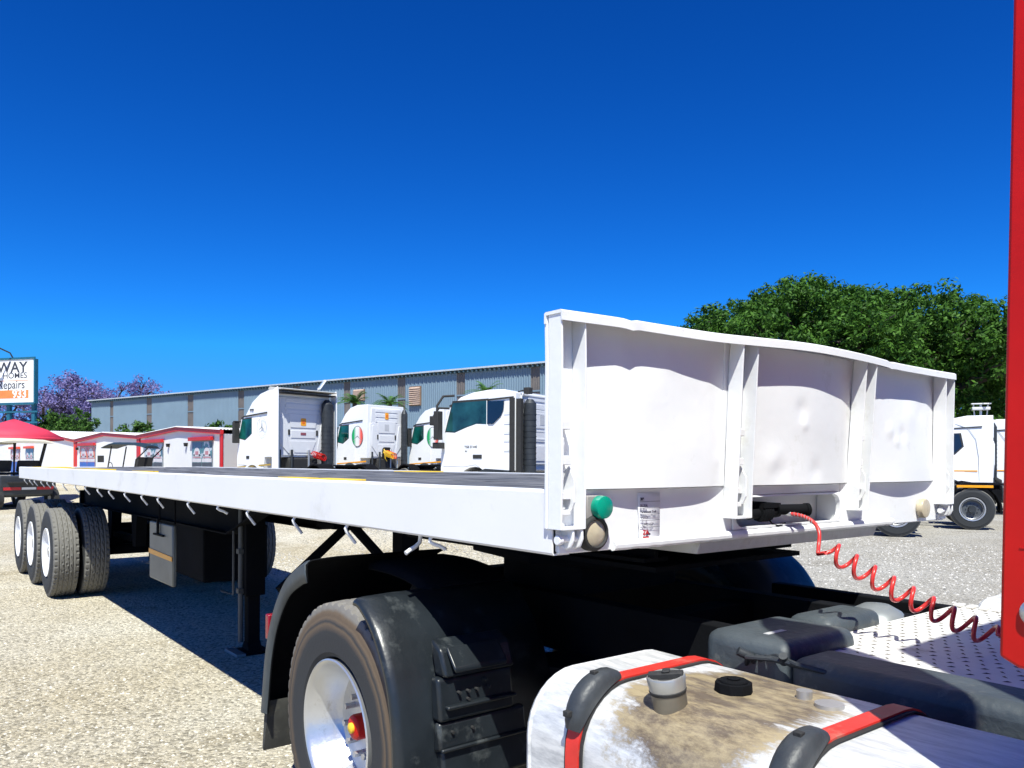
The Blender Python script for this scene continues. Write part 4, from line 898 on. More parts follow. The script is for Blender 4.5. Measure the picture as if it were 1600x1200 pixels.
    if style in 'ab': e_ = bp_('orange_badge', rrect(-.11, .11, bz-.13, bz+.13, .04, 4), -.073 if style == 'a' else -.063, -.080, amber, bevel=.004); o = MB().prism(rrect(-.055, .055, bz-.06, bz+.06, .03, 4), -.085, -.0805, 'x'); sub('badge_letter', o, mat('badge_deep_orange', (.75, .15, .01)), e_)
    if style == 'a': bp_('number_plate', [(-.11, 1.90), (.11, 1.90), (.11, 1.99), (-.11, 1.99)], -.069, -.076, mat('plate_maroon', (.25, .07, .09)))
    if style in 'bm': bp_('paper_notice', [(-.14, 2.24), (.14, 2.24), (.14, 2.50), (-.14, 2.50)], -.073, -.077, mat('grey_paper', (.45, .46, .48)))
    # exhaust/intake stack on the right-hand back corner (left one for the rounded cab)
    sy = -.90 if style == 'a' else -1.02 if style != 'm' else .92
    sr = .21 if style == 'a' else .16
    k_ = MB(); k_.cyl((-.24, sy, .9), (-.24, sy, ht-.18 if style != 'm' else 2.75), sr, n=18); k_.cyl((-.24, sy, ht-.18 if style != 'm' else 2.75), (-.24, sy, ht-.02 if style != 'm' else 2.85), sr, .08, 18)
    for z in np.arange(1.2, 2.6, .14): k_.cyl((-.24, sy, z), (-.24, sy, z+.03), sr+.008, n=18)
    obj('intake_stack', k_, steel_dark, t)
    if style == 'a':
        obj('roof_deflector', MB().prism([(-.55, H+.02), (-.55, H+.045), (.3, H+.13), (.4, H+.05), (.3, H-.02)], -1.14, 1.14), mat('roof_board_grey', (.5, .5, .48), .5, 0, .1, 5), t, bevel=.01)
        k_ = MB(); k_.box(-.42, -.02, -1.14, 1.14, H-.10, H-.06); obj('deflector_frame', k_, rubber, t)
    if style == 'b': obj('back_recess_patch', MB().prism(rrect(-.30, .30, 1.30, 1.86, .14, 5), -.082, -.052, 'x'), mat('recess_shade_black', (.004, .004, .004), .9), t)  # shade of the recess painted as a flat black plate, nothing cut in
    if style == 'm':
        k_ = MB(); k_.tube([(.1, .95, 3.05), (-.10, 1.0, 3.08), (-.22, 1.0, 3.05)], .02, 6); k_.box(-.32, -.16, .92, 1.1, 2.98, 3.14); obj('work_lamp', k_, rubber, t, bevel=.02)
        k_ = MB()
        for z in (2.95, 2.5, 2.05, 1.85): k_.box(-.075, -.052, -1.0, 1.0, z, z+.05)
        obj('back_ledge', k_, cabgrey, t, bevel=.008)
    # chassis, fifth wheel, wheels, mudguards, air lines
    for s_ in (-1, 1): obj('chassis_rail', MB().box(-3.3 if plain else -4.1, 2.1, s_*.40-.04, s_*.40+.04, .75, 1.0), black, t)
    obj('catwalk', MB().box(-1.3, -.15, -.7, .7, 1.005, 1.03), steel_dark, t)
    if ZB > 1.2:
        obj('engine_cover', MB().box(-.10, .9, -.6, .6, .95, ZB-.02), rubber, t, bevel=.05)
        for yb in (-.95, -.2, .5, .98): obj('cab_mount', MB().cyl((-.12, yb, .95), (-.12, yb, ZB+.25), .045, n=10), steel_dark if yb > 0 else silver, t)
    obj('fifth_wheel', MB().prism([(-3.3, -.42), (-2.9, -.5), (-2.4, -.3), (-2.3, 0), (-2.4, .3), (-2.9, .5), (-3.3, .42)], 1.12, 1.17, 'z').box(-3.0, -2.5, -.3, .3, 1.0, 1.12), black, t)
    for s_ in (-1, 1):
        obj('fuel_tank', MB().prism(rrect(s_*.95-.28, s_*.95+.28, .40, .98, .12, 5), -1.35, -.25, 'x'), steel_dark if plain else silver, t, bevel=.02)
        k_ = MB(); cx_ = -2.55
        q = [(cx_+.66*math.cos(R(a)), .54+.66*math.sin(R(a))) for a in range(-10, 191, 20)]; q2 = [(cx_+.62*math.cos(R(a)), .54+.62*math.sin(R(a))) for a in range(190, -11, -20)]
        k_.ring_loft([[(x, y, z) for x, z in q+q2] for y in (s_*1.2, s_*.62)]); mg = obj('mudguard', k_, black, t)
        wheel(t, cx_, s_*1.24, .52, T_FAR, RIM_F, HUBD, flip=s_ > 0); wheel(t, cx_, s_*.90, .52, T_FAR, None, None, flip=s_ > 0)
        wheel(t, 1.22, s_*1.20, .52, T_FAR, RIM_F, HUBD, flip=s_ > 0)
    if not plain: obj('rear_lamp_bar', MB().box(-4.16, -4.1, -1.1, 1.1, .80, .92), red, t)
    cols = [(rubber, 0, .5)] if plain else [(red, -.35, .9)] if style != 'b' else [(strapred, .05, 1.0), (mat('orange_hose', (.80, .20, .02), .4), .12, 1.0), (mat('yellow_hose', (.8, .5, .03), .4), .25, 1.0)]
    for m_, y0, z0 in cols:
        pts = []
        for i in range(60): a = i*.75; pts.append((-.22-.012*i/3, y0-i*.005+.11*math.cos(a), z0+.62-.0020*i+.11*math.sin(a)))
        obj('coiled_hose', MB().tube(pts, .016, 5), m_, t)
    if style == 'b' and not plain:
        obj('hose_loop', MB().tube([(-.12, .22, 1.78), (-.25, .30, 1.6), (-.25, .26, 1.4), (-.2, .1, 1.3)], .02, 6), mat('yellow_hose', (.8, .5, .03)), t); obj('hose_loop', MB().tube([(-.12, -.2, 1.8), (-.22, -.12, 1.65), (-.2, -.02, 1.5)], .012, 6), cabgrey, t)
    return t
G1 = 'white truck cabs parked in a row behind the trailer'
hd = math.atan2(-.24, -.97)
def at_corner(px, py, rz, dx=0, dy=1.24): # place so that the point (dx, dy) of the truck lands on (px, py)
    c, s_ = math.cos(rz), math.sin(rz); return (px-(dx*c-dy*s_), py-(dx*s_+dy*c))
# rear-left corner: local (0, +1.24) is the truck's left side, which faces the camera
PZ = .40
cab_truck('tall white truck with roof board and side fairings, leftmost of the parked cabs', (*at_corner(-23.4, 8.46, hd, -.32), PZ), hd, 3.64, 'a', G1, sc_=(.84, 1, 1))
cab_truck('low-roofed white truck with tricolour star roundel and orange badge high on its back wall', (*at_corner(-26.08, 13.14, hd, 0, 1.0), PZ), hd, 3.52, 'b', G1, sc_=(.80, .82, 1))
cab_truck('white truck with tricolour star roundel, half hidden behind the nearest parked cab', (*at_corner(-24.75, 15.8, hd, 0, 1.0), PZ), hd, 3.46, 'b', G1, sc_=(.80, .82, 1))
hd2 = math.atan2(-.326, -.944)
cab_truck('rounded white truck cab nearest the headboard, with two side windows and a black rear band', (*at_corner(-13.75, 10.75, hd2), PZ), hd2, 3.12, 'm', G1)
G2 = 'white truck tractors parked beyond the right end of the headboard'
hd3 = math.atan2(-.46, -.87)
def at_rear_wheel(px, py, rz): return at_corner(px, py, rz, -2.55, 1.24)
cab_truck('white truck tractor whose big rear wheel shows right of the headboard, cab hidden behind it', at_rear_wheel(-6.76, 19.93, hd3), hd3, 3.3, 'b', G2, True)
cab_truck('white truck tractor nearest behind the headboard, only a rear wheel showing below the trailer nose', at_rear_wheel(-6.95, 16.4, hd3), hd3, 3.25, 'b', G2, True)
cab_truck('white sleeper cab standing behind the big rear wheel, dark window at its left', at_corner(-8.9, 26.9, hd3), hd3, 3.27, 'b', G2, True)
cab_truck('white sleeper cab mostly hidden by the red cab panel at the right', at_corner(-9.1, 29.9, hd3), hd3, 3.27, 'b', G2, True)

# ================================================================== sales huts: white panels with red steel trim
prints = {}
def poster_mat(kind):
    if kind in prints: return prints[kind]
    m = bpy.data.materials.new('printed_film_'+kind); m.use_nodes = True; N, L, b = nodes(m); tc = N.new('ShaderNodeTexCoord'); nz = N.new('ShaderNodeTexNoise'); nz.inputs['Scale'].default_value = 1.5; nz.inputs['Detail'].default_value = 5
    L.new(tc.outputs['Object'], nz.inputs['Vector']); rp = N.new('ShaderNodeValToRGB'); rp.color_ramp.interpolation = 'CONSTANT'; L.new(nz.outputs[0], rp.inputs[0])
    cs = {'blue': ((.06, .12, .20), (.07, .20, .22), (.48, .55, .62), (.05, .09, .08)), 'red': ((.35, .36, .42), (.62, .10, .05), (.70, .22, .04), (.28, .05, .08))}[kind]
    rp.color_ramp.elements[0].color = (*cs[0], 1); rp.color_ramp.elements[1].color = (*cs[1], 1); rp.color_ramp.elements[1].position = .44
    for p, c_ in ((.52, cs[2]), (.60, cs[3])): e = rp.color_ramp.elements.new(p); e.color = (*c_, 1)
    L.new(rp.outputs[0], b.inputs['Base Color']); b.inputs['Roughness'].default_value = .2; prints[kind] = m; return m
def hut(label, x_right, y_right, ang, width, eave, apex, fr, doors, lamps, fascia=redtrim, depth=6.0):
    """origin at the left end of the front, local x runs right along it, local +y is depth"""
    t = thing('sales_hut', label, 'hut', (x_right, y_right, 0), ang, 'white sales huts with red trim in a row')
    ax = width*fr
    wl = [(0, 0), (0, eave), (ax, apex), (width, eave), (width, 0)]
    obj('wall', MB().prism(wl, 0, depth), hutwhite, t)
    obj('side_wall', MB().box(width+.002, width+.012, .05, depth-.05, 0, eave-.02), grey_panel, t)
    obj('post', MB().box(-.06, .12, -.07, -.002, 0, eave+.04), fascia, t, bevel=.01); obj('post', MB().box(width-.12, width+.06, -.07, -.002, 0, eave+.04), fascia, t, bevel=.01)
    for (xa, za, xb, zb) in ((-.08, eave, ax, apex), (ax, apex, width+.08, eave)):
        obj('fascia', MB().prism([(xa, za-.02), (xa, za+.14), (xb, zb+.14), (xb, zb-.02)], -.11, -.003), fascia, t)
        k_ = MB(); n = 34; top = []; 
        for i in range(n*2+1):
            y = -.16+(depth+.3)*i/(n*2); top.append((y, .035 if i % 2 else 0))
        k_.ring_loft([[(xa, y, za+.145+h) for y, h in top], [(xb, y, zb+.145+h) for y, h in top]], close=False, cap=False)
        obj('roof_sheet', k_, mat('white_roof_sheet', (.75, .75, .74), .5), t, solid=.006, smooth=0)
    for (x0, x1, kind) in doors:
        f_ = obj('window', MB().prism(rrect(x0, x1, .15, 2.48, .01, 1), -.030, -.003), mat('window_frame_grey', (.25, .27, .29), .4, .4), t)
        sub('header', MB().box(x0-.10, x1+.10, -.16, -.031, 2.46, 2.60), fascia, f_, bevel=.01)
        xm = (x0+x1)/2
        for a, b_ in ((x0+.05, xm-.02), (xm+.02, x1-.05)):
            p_ = sub('pane', MB().box(a, b_, -.036, -.031, .22, 2.42), poster_mat(kind), f_)
            # white domed badge print, strip and lower band on each pane
            cxx = (a+b_)/2; rr = (b_-a)*.40
            dome = [(cxx+rr*.85*math.cos(R(k)), 1.90+rr*.85*math.sin(R(k))) for k in range(0, 181, 15)]+[(cxx-rr*1.1, 1.80), (cxx+rr*1.1, 1.80)]
            sub('print_white', MB().prism(dome, -.0400, -.0375).box(a+.01, b_-.01, -.0396, -.0375, 1.64, 1.78), mat('print_white', (.62, .60, .62), .3), f_)
            sub('print_red', MB().prism([(cxx-rr*.4, 1.92), (cxx-rr*.4, 2.06), (cxx+rr*.4, 2.06), (cxx+rr*.4, 1.92)], -.0425, -.0405).box(cxx-rr, cxx+rr, -.0425, -.0402, 1.80, 1.84), mat('print_red', (.45, .18, .20), .3), f_)
            sub('print_dark', MB().prism([(cxx-rr*.9, 1.86), (cxx-rr*.9, 1.95), (cxx-rr*.55, 1.95), (cxx-rr*.5, 1.87), (cxx+rr*.5, 1.87), (cxx+rr*.55, 1.95), (cxx+rr*.9, 1.95), (cxx+rr*.9, 1.86)], -.0422, -.0402), star_mat, f_)
            sub('print_lower', MB().box(a+.01, b_-.01, -.0398, -.0375, .25, 1.62), mat('print_blue' if kind == 'red' else 'print_slate', (.03, .12, .45) if kind == 'red' else (.06, .07, .09)), f_)
    for x in lamps: obj('wall_lamp', MB().prism([(x-.09, 2.40), (x+.09, 2.40), (x+.03, 2.26), (x-.03, 2.26)], -.12, -.004), rubber, t)
    return t
ha = math.atan2(-.79, -8.76)
def front(s_): return (-27.54+s_*math.cos(ha), 8.05+s_*math.sin(ha))
for lab, s0, w_, eave, apx, fr, doors, lamps, fa in (
    ('white hut with two poster windows and wall lamps, nearest the tall white truck', 8.78, 8.78, 2.68, 2.91, .52, ((.7, 2.9, 'blue'), (6.0, 7.95, 'blue')), (3.55, 5.45), redtrim),
    ('white hut with one red and orange poster window, behind the golf cart with dark canopy', 18.6, 9.7, 2.68, 2.93, .50, ((.7, 3.4, 'red'),), (.35,), redtrim),
    ('white hut with orange-red fascia, behind the pink parasol', 46, 27.2, 2.70, 3.35, .715, ((12.0, 14.6, 'red'), (16.2, 18.2, 'blue')), (), orangetrim)):
    p = front(s0); hut(lab, p[0], p[1], ha+math.pi, w_, eave, apx, fr, doors, lamps, fa, depth=4.0)
p = front(-.02)
an = thing('office_annex', 'small white annex with dark doorway and orange frame between hut and tall truck', 'building', (p[0], p[1], 0), ha+math.pi)
obj('wall', MB().box(.03, 1.25, .9, 3.5, 0, 2.28), hutwhite, an); obj('fascia', MB().box(.55, 1.3, .70, .897, 2.12, 2.27), orangetrim, an); obj('roof_slab', MB().box(.45, 1.35, .6, 3.6, 2.282, 2.50), hutwhite, an)
dw = obj('door', MB().box(.80, 1.18, .86, .897, 0, 1.95), glass_dark, an); sub('door_frame', MB().box(.66, .798, .82, .897, 0, 2.08).box(.7985, 1.25, .82, .897, 1.952, 2.08), orangetrim, dw)
ext = thing('fire_extinguisher', 'red fire extinguisher on the annex wall beside the hut', 'extinguisher', (p[0]+.42, p[1]+.62, 0), ha+math.pi)
e_ = MB(); e_.lathe([(1.1, .001), (1.1, .12), (1.75, .12), (1.83, .05), (1.85, .001)], 18, (0, 0, 0), 'z'); obj('cylinder_body', e_, redtrim, ext); e_ = MB().box(-.03, .10, -.02, .02, 1.80, 1.88); obj('valve', e_, rubber, ext); obj('extinguisher_label', MB().box(-.05, .05, -.105, -.098, 1.3, 1.5), cabwhite, ext)
obj('support_pole', MB().cyl((0, 0, 0), (0, 0, 1.1), .02, n=8), rubber, ext)

# ================================================================== long warehouse of blue-grey corrugated sheet
wa = Vector((-36.44, 31.51, 0)); wb = Vector((-91.52, 15.33, 0)); wd = (wb-wa).normalized(); WL = (wb-wa).length
wa = wa-wd*14; WL += 14
wang = math.atan2(-wd.y, -wd.x)   # local x runs from the far left end to the right
wh = thing('warehouse', 'long warehouse with blue-grey corrugated walls and brown translucent strips behind the trucks', 'building', (wb.x, wb.y, 0), wang)
sheetm = mat('blue_grey_corrugated_sheet', (.17, .245, .31), .5, .1, .06, .6, dirt=((.14, .17, .19), .1, 1))
stripm = mat('brown_translucent_strip', (.13, .115, .105), .5, 0, .15, 1.5)
HB = 8.0
def px2s(px):   # where a sight line meets the wall, measured from the far left end
    u = (px-800)/1240; dv = Vector((-.786+u*.618, .618+u*.786)); o = Vector((1.789, -1.559)); b0 = Vector((wb.x, wb.y)); e = Vector((-wd.x, -wd.y))
    M_ = Matrix(((dv.x, -e.x), (dv.y, -e.y))); r_ = M_.inverted() @ (b0-o); return r_[1]
strips = [(172, 177), (229, 237), (293, 302), (372, 381), (457, 468), (537, 547), (621, 633), (713, 726), (829, 843)]
edges = [(px2s(a), px2s(b_)) for a, b_ in strips]+[(WL-7.5, WL-6.6)]
cur = 0
for (a, b_) in edges+[(WL, WL)]:
    k_ = MB(); n = max(2, int((a-cur)/.19)); top = []
    for i in range(n+1):
        f = (a-cur)/n; x = cur+i*f; top += [(x, 0), (x+f*.3, -.05), (x+f*.5, -.05), (x+f*.8, 0)] if i < n else [(a, 0)]
    k_.ring_loft([[(x, y, z) for x, y in top] for z in (0, HB)], close=False, cap=False); obj('wall_sheet', k_, sheetm, wh, smooth=0)
    if a < WL:
        k_ = MB(); n2 = 4; top = []
        for i in range(n2*2+1): top.append((a+(b_-a)*i/(n2*2), .02+.03*(i % 2)))
        k_.ring_loft([[(x, y, z) for x, y in top] for z in (0, HB)], close=False, cap=False); q = obj('light_strip', k_, stripm, wh, smooth=0)
        sub('cross_rail', MB().box(a, b_, -.01, .018, HB-1.75, HB-1.65), sheetm, q)
    cur = b_
obj('end_wall', MB().box(.0, .1, .06, 20, 0, HB-.01), sheetm, wh); obj('end_wall', MB().box(WL-.1, WL, .06, 20, 0, HB-.01), sheetm, wh)
obj('roof', MB().prism([(-.35, HB+.01), (-.35, HB+.12), (20.3, HB+.4), (20.3, HB+.3)], -.4, WL+.4, 'x'), mat('pale_roof_edge', (.55, .60, .62), .4, .3), wh)
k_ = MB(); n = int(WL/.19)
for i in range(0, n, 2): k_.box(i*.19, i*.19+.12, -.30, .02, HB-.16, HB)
obj('roof_corrugation', k_, mat('roof_dark_sheet', (.05, .10, .13), .6), wh, smooth=0)['kind'] = 'stuff'  # dark sheet ribs below the roof edge
for (a, b_, z0, z1) in ((641, 659, 610.5, 639), (554, 571, 617.5, 634)):
    s0, s1 = px2s(a), px2s(b_); dm_ = {641: 60.5, 554: 65.3}[a]
    Z = lambda yp: 1.647+(723-yp)*dm_/1240
    f_ = obj('louvre_vent', MB().box(s0, s1, -.14, -.06, Z(z1), Z(z0)), mat('rusty_louvre_frame', (.20, .13, .09), .7), wh)
    n = 9
    for i in range(n):
        k_ = MB(); zz = Z(z1)+.08+(Z(z0)-Z(z1)-.12)*i/n; k_.prism([(-.15, zz), (-.26, zz-.02), (-.26, zz+.03), (-.15, zz+.12)], s0+.06, s1-.06, 'x')
        sub('louvre_blade', k_, mat('pale_brown_louvre', (.45, .33, .26), .6, 0, .2, 4), f_)

# ================================================================== billboard, parasol, golf carts, lamps
bdir = Vector((-61.86+67.44, 6.46-2.59, 0)).normalized()
bb_ = thing('billboard', 'white billboard on posts with WAY HOMES lettering and orange number panel', 'sign', (-61.9, 6.46, 0), math.atan2(bdir.y, bdir.x))
WBo = 5.6; z0, z1 = 5.75, 8.75
obj('board', MB().box(-WBo, 0, -.1, .1, z0, z1), hutwhite, bb_)
k_ = MB().box(-WBo, .12, -.16, -.101, z1, z1+.14).box(.001, .12, -.16, .12, z0-.1, z1-.001).box(-WBo, .0, -.14, .12, z0-.16, z0-.002); obj('board_frame', k_, mat('dark_teal_frame', (.01, .10, .16), .5), bb_)
for x in (-.35, -2.6, -4.9): obj('post', MB().box(x-.14, x+.14, .12, .34, 0, z1-.3), mat('dark_teal_frame', (.01, .10, .16)), bb_)
for z in (5.05, 4.3): obj('cross_bar', MB().box(-WBo, .1, .06, .11, z, z+.12), mat('dark_teal_frame', (.01, .10, .16)), bb_)
BM = lambda x, z: Matrix.Translation((x, -.106, z)) @ Matrix.Rotation(R(90), 4, 'X')
text('lettering', 'WAY', 1.02, BM(-.62, 8.18), star_mat, bb_, .003, 'RIGHT', .02, 1.15); text('lettering', 'HOMES', .56, BM(-.62, 7.62), star_mat, bb_, .003, 'RIGHT', .003, 1.2)
text('lettering', 'Repairs', .82, BM(-.82, 6.98), star_mat, bb_, .003, 'RIGHT', .005)
q = obj('number_panel', MB().box(-WBo, -.5, -.112, -.101, 6.05, 6.62), mat('orange_print', (.75, .22, .06), .5), bb_)
o = text('lettering', '933', .78, BM(-.66, 6.33) @ Matrix.Translation((0, 0, .008)), cabwhite, q, .003, 'RIGHT', .02, 1.1)
obj('ruled_line', MB().box(-WBo, -.55, -.106, -.101, 7.26, 7.30), mat('orange_print', (.7, .2, .05)), bb_)
fl = MB(); fl.tube([(-1.95, -.05, z1+.1), (-1.95, -.3, z1+.45), (-2.4, -1.1, z1+.85), (-2.55, -1.4, z1+.9)], .05, 8); fl.box(-2.75, -2.35, -1.75, -1.35, z1+.82, z1+.95); obj('board_lamp', fl, steel_dark, bb_)

pinkc = mat('pink_red_canvas', (.62, .035, .075), .7, 0, .05, 4)
ps = thing('parasol', 'big pink-red parasol over the parked carts at the left edge', 'parasol', (-32.25, 2.06, 0), .4)
k_ = MB(); nS = 8
ringo = lambda r, z, sc: [(r*(1 if j % 2 == 0 else sc)*math.cos(math.pi*2*j/16), r*(1 if j % 2 == 0 else sc)*math.sin(math.pi*2*j/16), z) for j in range(16)]
k_.ring_loft([ringo(.04, 3.18, 1), ringo(.5, 3.02, .93), ringo(1.1, 2.80, .93), ringo(1.62, 2.52, .93)], cap=False); k_.ring_loft([ringo(1.62, 2.52, .93), ringo(1.63, 2.42, .93)], cap=False)
cn = obj('canopy', k_, pinkc, ps, solid=.008, smooth=20); obj('pole', MB().cyl((0, 0, 0), (0, 0, 3.2), .03, n=12), rubber, ps); obj('base', MB().cyl((0, 0, 0), (0, 0, .08), .35, n=24), rubber, ps)
for j in range(8):
    a = math.pi*2*j/8; obj('rib', MB().cyl((.03*math.cos(a), .03*math.sin(a), 3.1), (1.58*math.cos(a), 1.58*math.sin(a), 2.49), .012, n=6), rubber, ps)

def cart(label, loc, rz, canopy_m, z_top, body_m, big):
    t = thing('golf_cart', label, 'golf cart', (loc[0], loc[1], loc[2] if len(loc) > 2 else 0), rz, 'golf carts parked in front of the huts')
    L_ = 2.5 if big else 1.42; W2 = .95 if big else .6
    rr = .36 if big else .25
    # body: local x forward
    obj('floor', MB().box(-L_/2, L_/2, -W2, W2, rr+.05, rr+.16), body_m, t, bevel=.02)
    obj('front_cowl', MB().prism([(L_/2-.45, rr+.1), (L_/2-.30, 1.05 if big else .85), (L_/2, .95 if big else .78), (L_/2+.22, .62), (L_/2+.22, rr+.05)], -W2*.92, W2*.92), body_m, t, bevel=.06, seg=3)
    obj('rear_body', MB().prism([(-L_/2-.25, rr+.1), (-L_/2-.25, 1.15 if big else .8), (-.35, 1.15 if big else .8), (-.25, rr+.1)], -W2, W2), body_m, t, bevel=.05, seg=3)
    for s_ in (-1, 1):
        st = obj('seat', MB().box(-.45, .10, s_*W2*.5-W2*.42, s_*W2*.5+W2*.42, 1.16 if big else .80, 1.26 if big else .92), rubber, t, bevel=.04, seg=3)
        obj('seat_back', MB().prism([(-.55, 1.27 if big else .93), (-.65, 1.68 if big else 1.45), (-.52, 1.68 if big else 1.45), (-.42, 1.27 if big else .93)], s_*W2*.5-W2*.40, s_*W2*.5+W2*.40), rubber, t, bevel=.05, seg=3)
        for x in (L_/2-.25, -L_/2):
            w_ = obj('wheel', MB().lathe([(-.10, .12), (-.11, rr-.05), (-.08, rr), (.08, rr), (.11, rr-.05), (.10, .12)], 24, (x, s_*(W2-.02), rr), 'y', loop=True), rubber, t)
            sub('rim', MB().lathe([(-.09, .001), (-.09, .12), (.09, .12), (.09, .001)], 16, (x, s_*(W2-.02), rr), 'y'), silver, w_)
        zt = z_top-.06
        obj('canopy_post', MB().tube([(L_/2-.1, s_*W2*.85, .8), (L_/2-.28, s_*W2*.85, zt)], .025, 8), rubber, t)
        obj('canopy_post', MB().tube([(-.45, s_*W2*.9, .9), (-.52, s_*W2*.9, 1.35), (-.95, s_*W2*.9, zt-.1), (-.98, s_*W2*.9, zt)], .025 if not big else .055, 8), rubber, t)
    obj('steering_wheel', MB().lathe([(-.012, .16), (.0, .185), (.012, .16)], 20, (.62, W2*.45, 1.35 if big else 1.08), 'x', loop=True), rubber, t)
    obj('steering_column', MB().cyl((L_/2-.3, W2*.45, .9), (.62, W2*.45, 1.35 if big else 1.08), .02, n=8), rubber, t)
    k_ = MB(); rg = []
    for x, h, f in ((-L_/2-.15, -.06, .92), (-L_/2, -.01, 1), (-.4, .06, 1), (.4, .07, 1), (L_/2-.1, .01, 1), (L_/2+.1, -.07, .92)):
        rg.append([(x, W2*1.08*f, z_top-.07+h), (x, W2*.7*f, z_top-.0+h), (x, 0, z_top+.02+h), (x, -W2*.7*f, z_top+h), (x, -W2*1.08*f, z_top-.07+h), (x, -W2*.9*f, z_top-.085+h), (x, W2*.9*f, z_top-.085+h)])
    k_.ring_loft(rg); obj('canopy', k_, canopy_m, t, bevel=.01)
    if not big: obj('side_mirror', MB().box(L_/2-.05, L_/2+.18, W2, W2+.05, 1.25, 1.50), rubber, t, bevel=.01)
    if big:
        for s_ in (-1, 1): obj('tail_reflector', MB().box(-L_/2-.275, -L_/2-.252, s_*.55-.28, s_*.55+.28, .66, .76), mat('red_reflector', (.5, .02, .03), .3), t)
        obj('reflector_strip', MB().box(-L_/2-.275, -L_/2-.252, -.24, .24, .67, .75), cabwhite, t); obj('rear_rack', MB().box(-L_/2-.5, -L_/2-.25, -.7, .7, .9, .95), rubber, t)
    return t
cartgrey = mat('dark_grey_cart_body', (.03, .036, .042), .4, 0, .15, 4)
cart('big dark golf cart with cream canopy under the pink parasol', (-31.6, 1.75), math.atan2(-.35, -.93), cream, 2.42, cartgrey, True)
cart('small golf cart with dark navy canopy and steering wheel in front of the huts', (-30.7, 5.63, gh(-30.7, 5.63)), math.atan2(-.75, -.66), navy, 1.92, mat('white_cart_body', (.6, .6, .58)), False)
cart('grey golf cart parked at the very left edge beside the big dark cart', (-30.9, -.6), math.atan2(-.15, -.99), cream, 2.40, cartgrey, True)

def street_lamp(label, x, y, h, style):
    t = thing('street_lamp', label, 'street lamp', (x, y, 0), .5)
    obj('pole', MB().cyl((0, 0, 0), (0, 0, h), .07, .05, 12), cabwhite, t)
    if style == 'arm':
        obj('arm', MB().tube([(0, 0, h-.1), (.28, .42, h+.55)], .03, 8), cabwhite, t)
        M = Matrix.Translation((.38, .57, h+.80)) @ Matrix.Rotation(R(56), 4, Vector((0, 0, 1))) @ Matrix.Rotation(R(-55), 4, 'Y')
        k_ = MB(); k_.prism(rrect(-.24, .24, -.12, .12, .04, 3), -.03, .03, 'z', M); hd_ = obj('lamp_head', k_, cabwhite, t)
        k_ = MB(); k_.prism(rrect(-.17, .17, -.06, .06, .02, 3), -.038, .038, 'z', M); sub('lens', k_, mat('lamp_lens_grey', (.2, .28, .38), .3), hd_)
    else:
        for s_ in (-1, 1): obj('arm', MB().tube([(0, 0, h-.9), (s_*.22, 0, h-.7), (s_*.28, 0, h)], .03, 6), cabwhite, t); 
        obj('solar_panel', MB().box(-.38, .38, -.2, .2, h, h+.05), cabwhite, t, bevel=.01); obj('lamp_head', MB().box(-.35, .35, -.2, .2, h-.25, h-.12), cabgrey, t, bevel=.02)
street_lamp('white street lamp with tilted square head rising behind the tallest truck', -28.5, 11.65, 4.0, 'arm')
street_lamp('white solar street lamp with twin arms under the big green tree', -12.95, 36.3, 4.3, 'solar')

# white palisade tips showing over the hut roofs
fp0 = Vector((-62, 11.5, 0)); fp1 = Vector((-38, 17.5, 0)); fd = (fp1-fp0)
fn_ = thing('palisade_fence', 'white palisade fence whose tips show between the hut roofs and the warehouse', 'fence', tuple(fp0), math.atan2(fd.y, fd.x))
pal = MB().prism([(-.05, 0), (-.05, 3.25), (0, 3.45), (.05, 3.25), (.05, 0)], -.015, .015); pm = pal.mesh('pale', 0); pm.materials.append(hutwhite)
for i in range(120):
    o = bpy.data.objects.new('pale', pm); COL.objects.link(o); o.parent = fn_; o.location = (i*.2, 0, 0)
for z in (.6, 2.8): obj('fence_rail', MB().box(0, 24, .02, .07, z, z+.06), hutwhite, fn_)

# ================================================================== trees and shrubs
def leaves(name, centers, m, parent, n_per, size, spread, flat=.8, up=.4):
    C_ = np.array(centers, dtype=float); n = len(C_)*n_per
    c = np.repeat(C_[:, :3], n_per, 0); rad = np.repeat(C_[:, 3], n_per)
    d = rng.normal(size=(n, 3)); d /= np.linalg.norm(d, axis=1)[:, None]; rr = rad*(rng.random(n)**.45)
    pos = c+d*rr[:, None]*np.array([1, 1, flat])
    nrm = d*spread+rng.normal(size=(n, 3))*.6+np.array([0, 0, up]); nrm /= np.linalg.norm(nrm, axis=1)[:, None]
    t1 = np.cross(nrm, rng.normal(size=(n, 3))); t1 /= np.linalg.norm(t1, axis=1)[:, None]; t2 = np.cross(nrm, t1)
    s = size*(.6+.8*rng.random(n))[:, None]
    V = np.stack([pos-t1*s, pos+t2*s*.42, pos+t1*s, pos-t2*s*.42], 1).reshape(-1, 3).astype('f'); F = np.arange(n*4, dtype='i')
    me = bpy.data.meshes.new(name); me.vertices.add(len(V)); me.vertices.foreach_set('co', V.ravel()); me.loops.add(n*4); me.loops.foreach_set('vertex_index', F)
    me.polygons.add(n); me.polygons.foreach_set('loop_start', np.arange(0, n*4, 4, dtype='i')); me.polygons.foreach_set('loop_total', np.full(n, 4, 'i')); me.update(); me.validate()
    return link(name, me, m, parent)
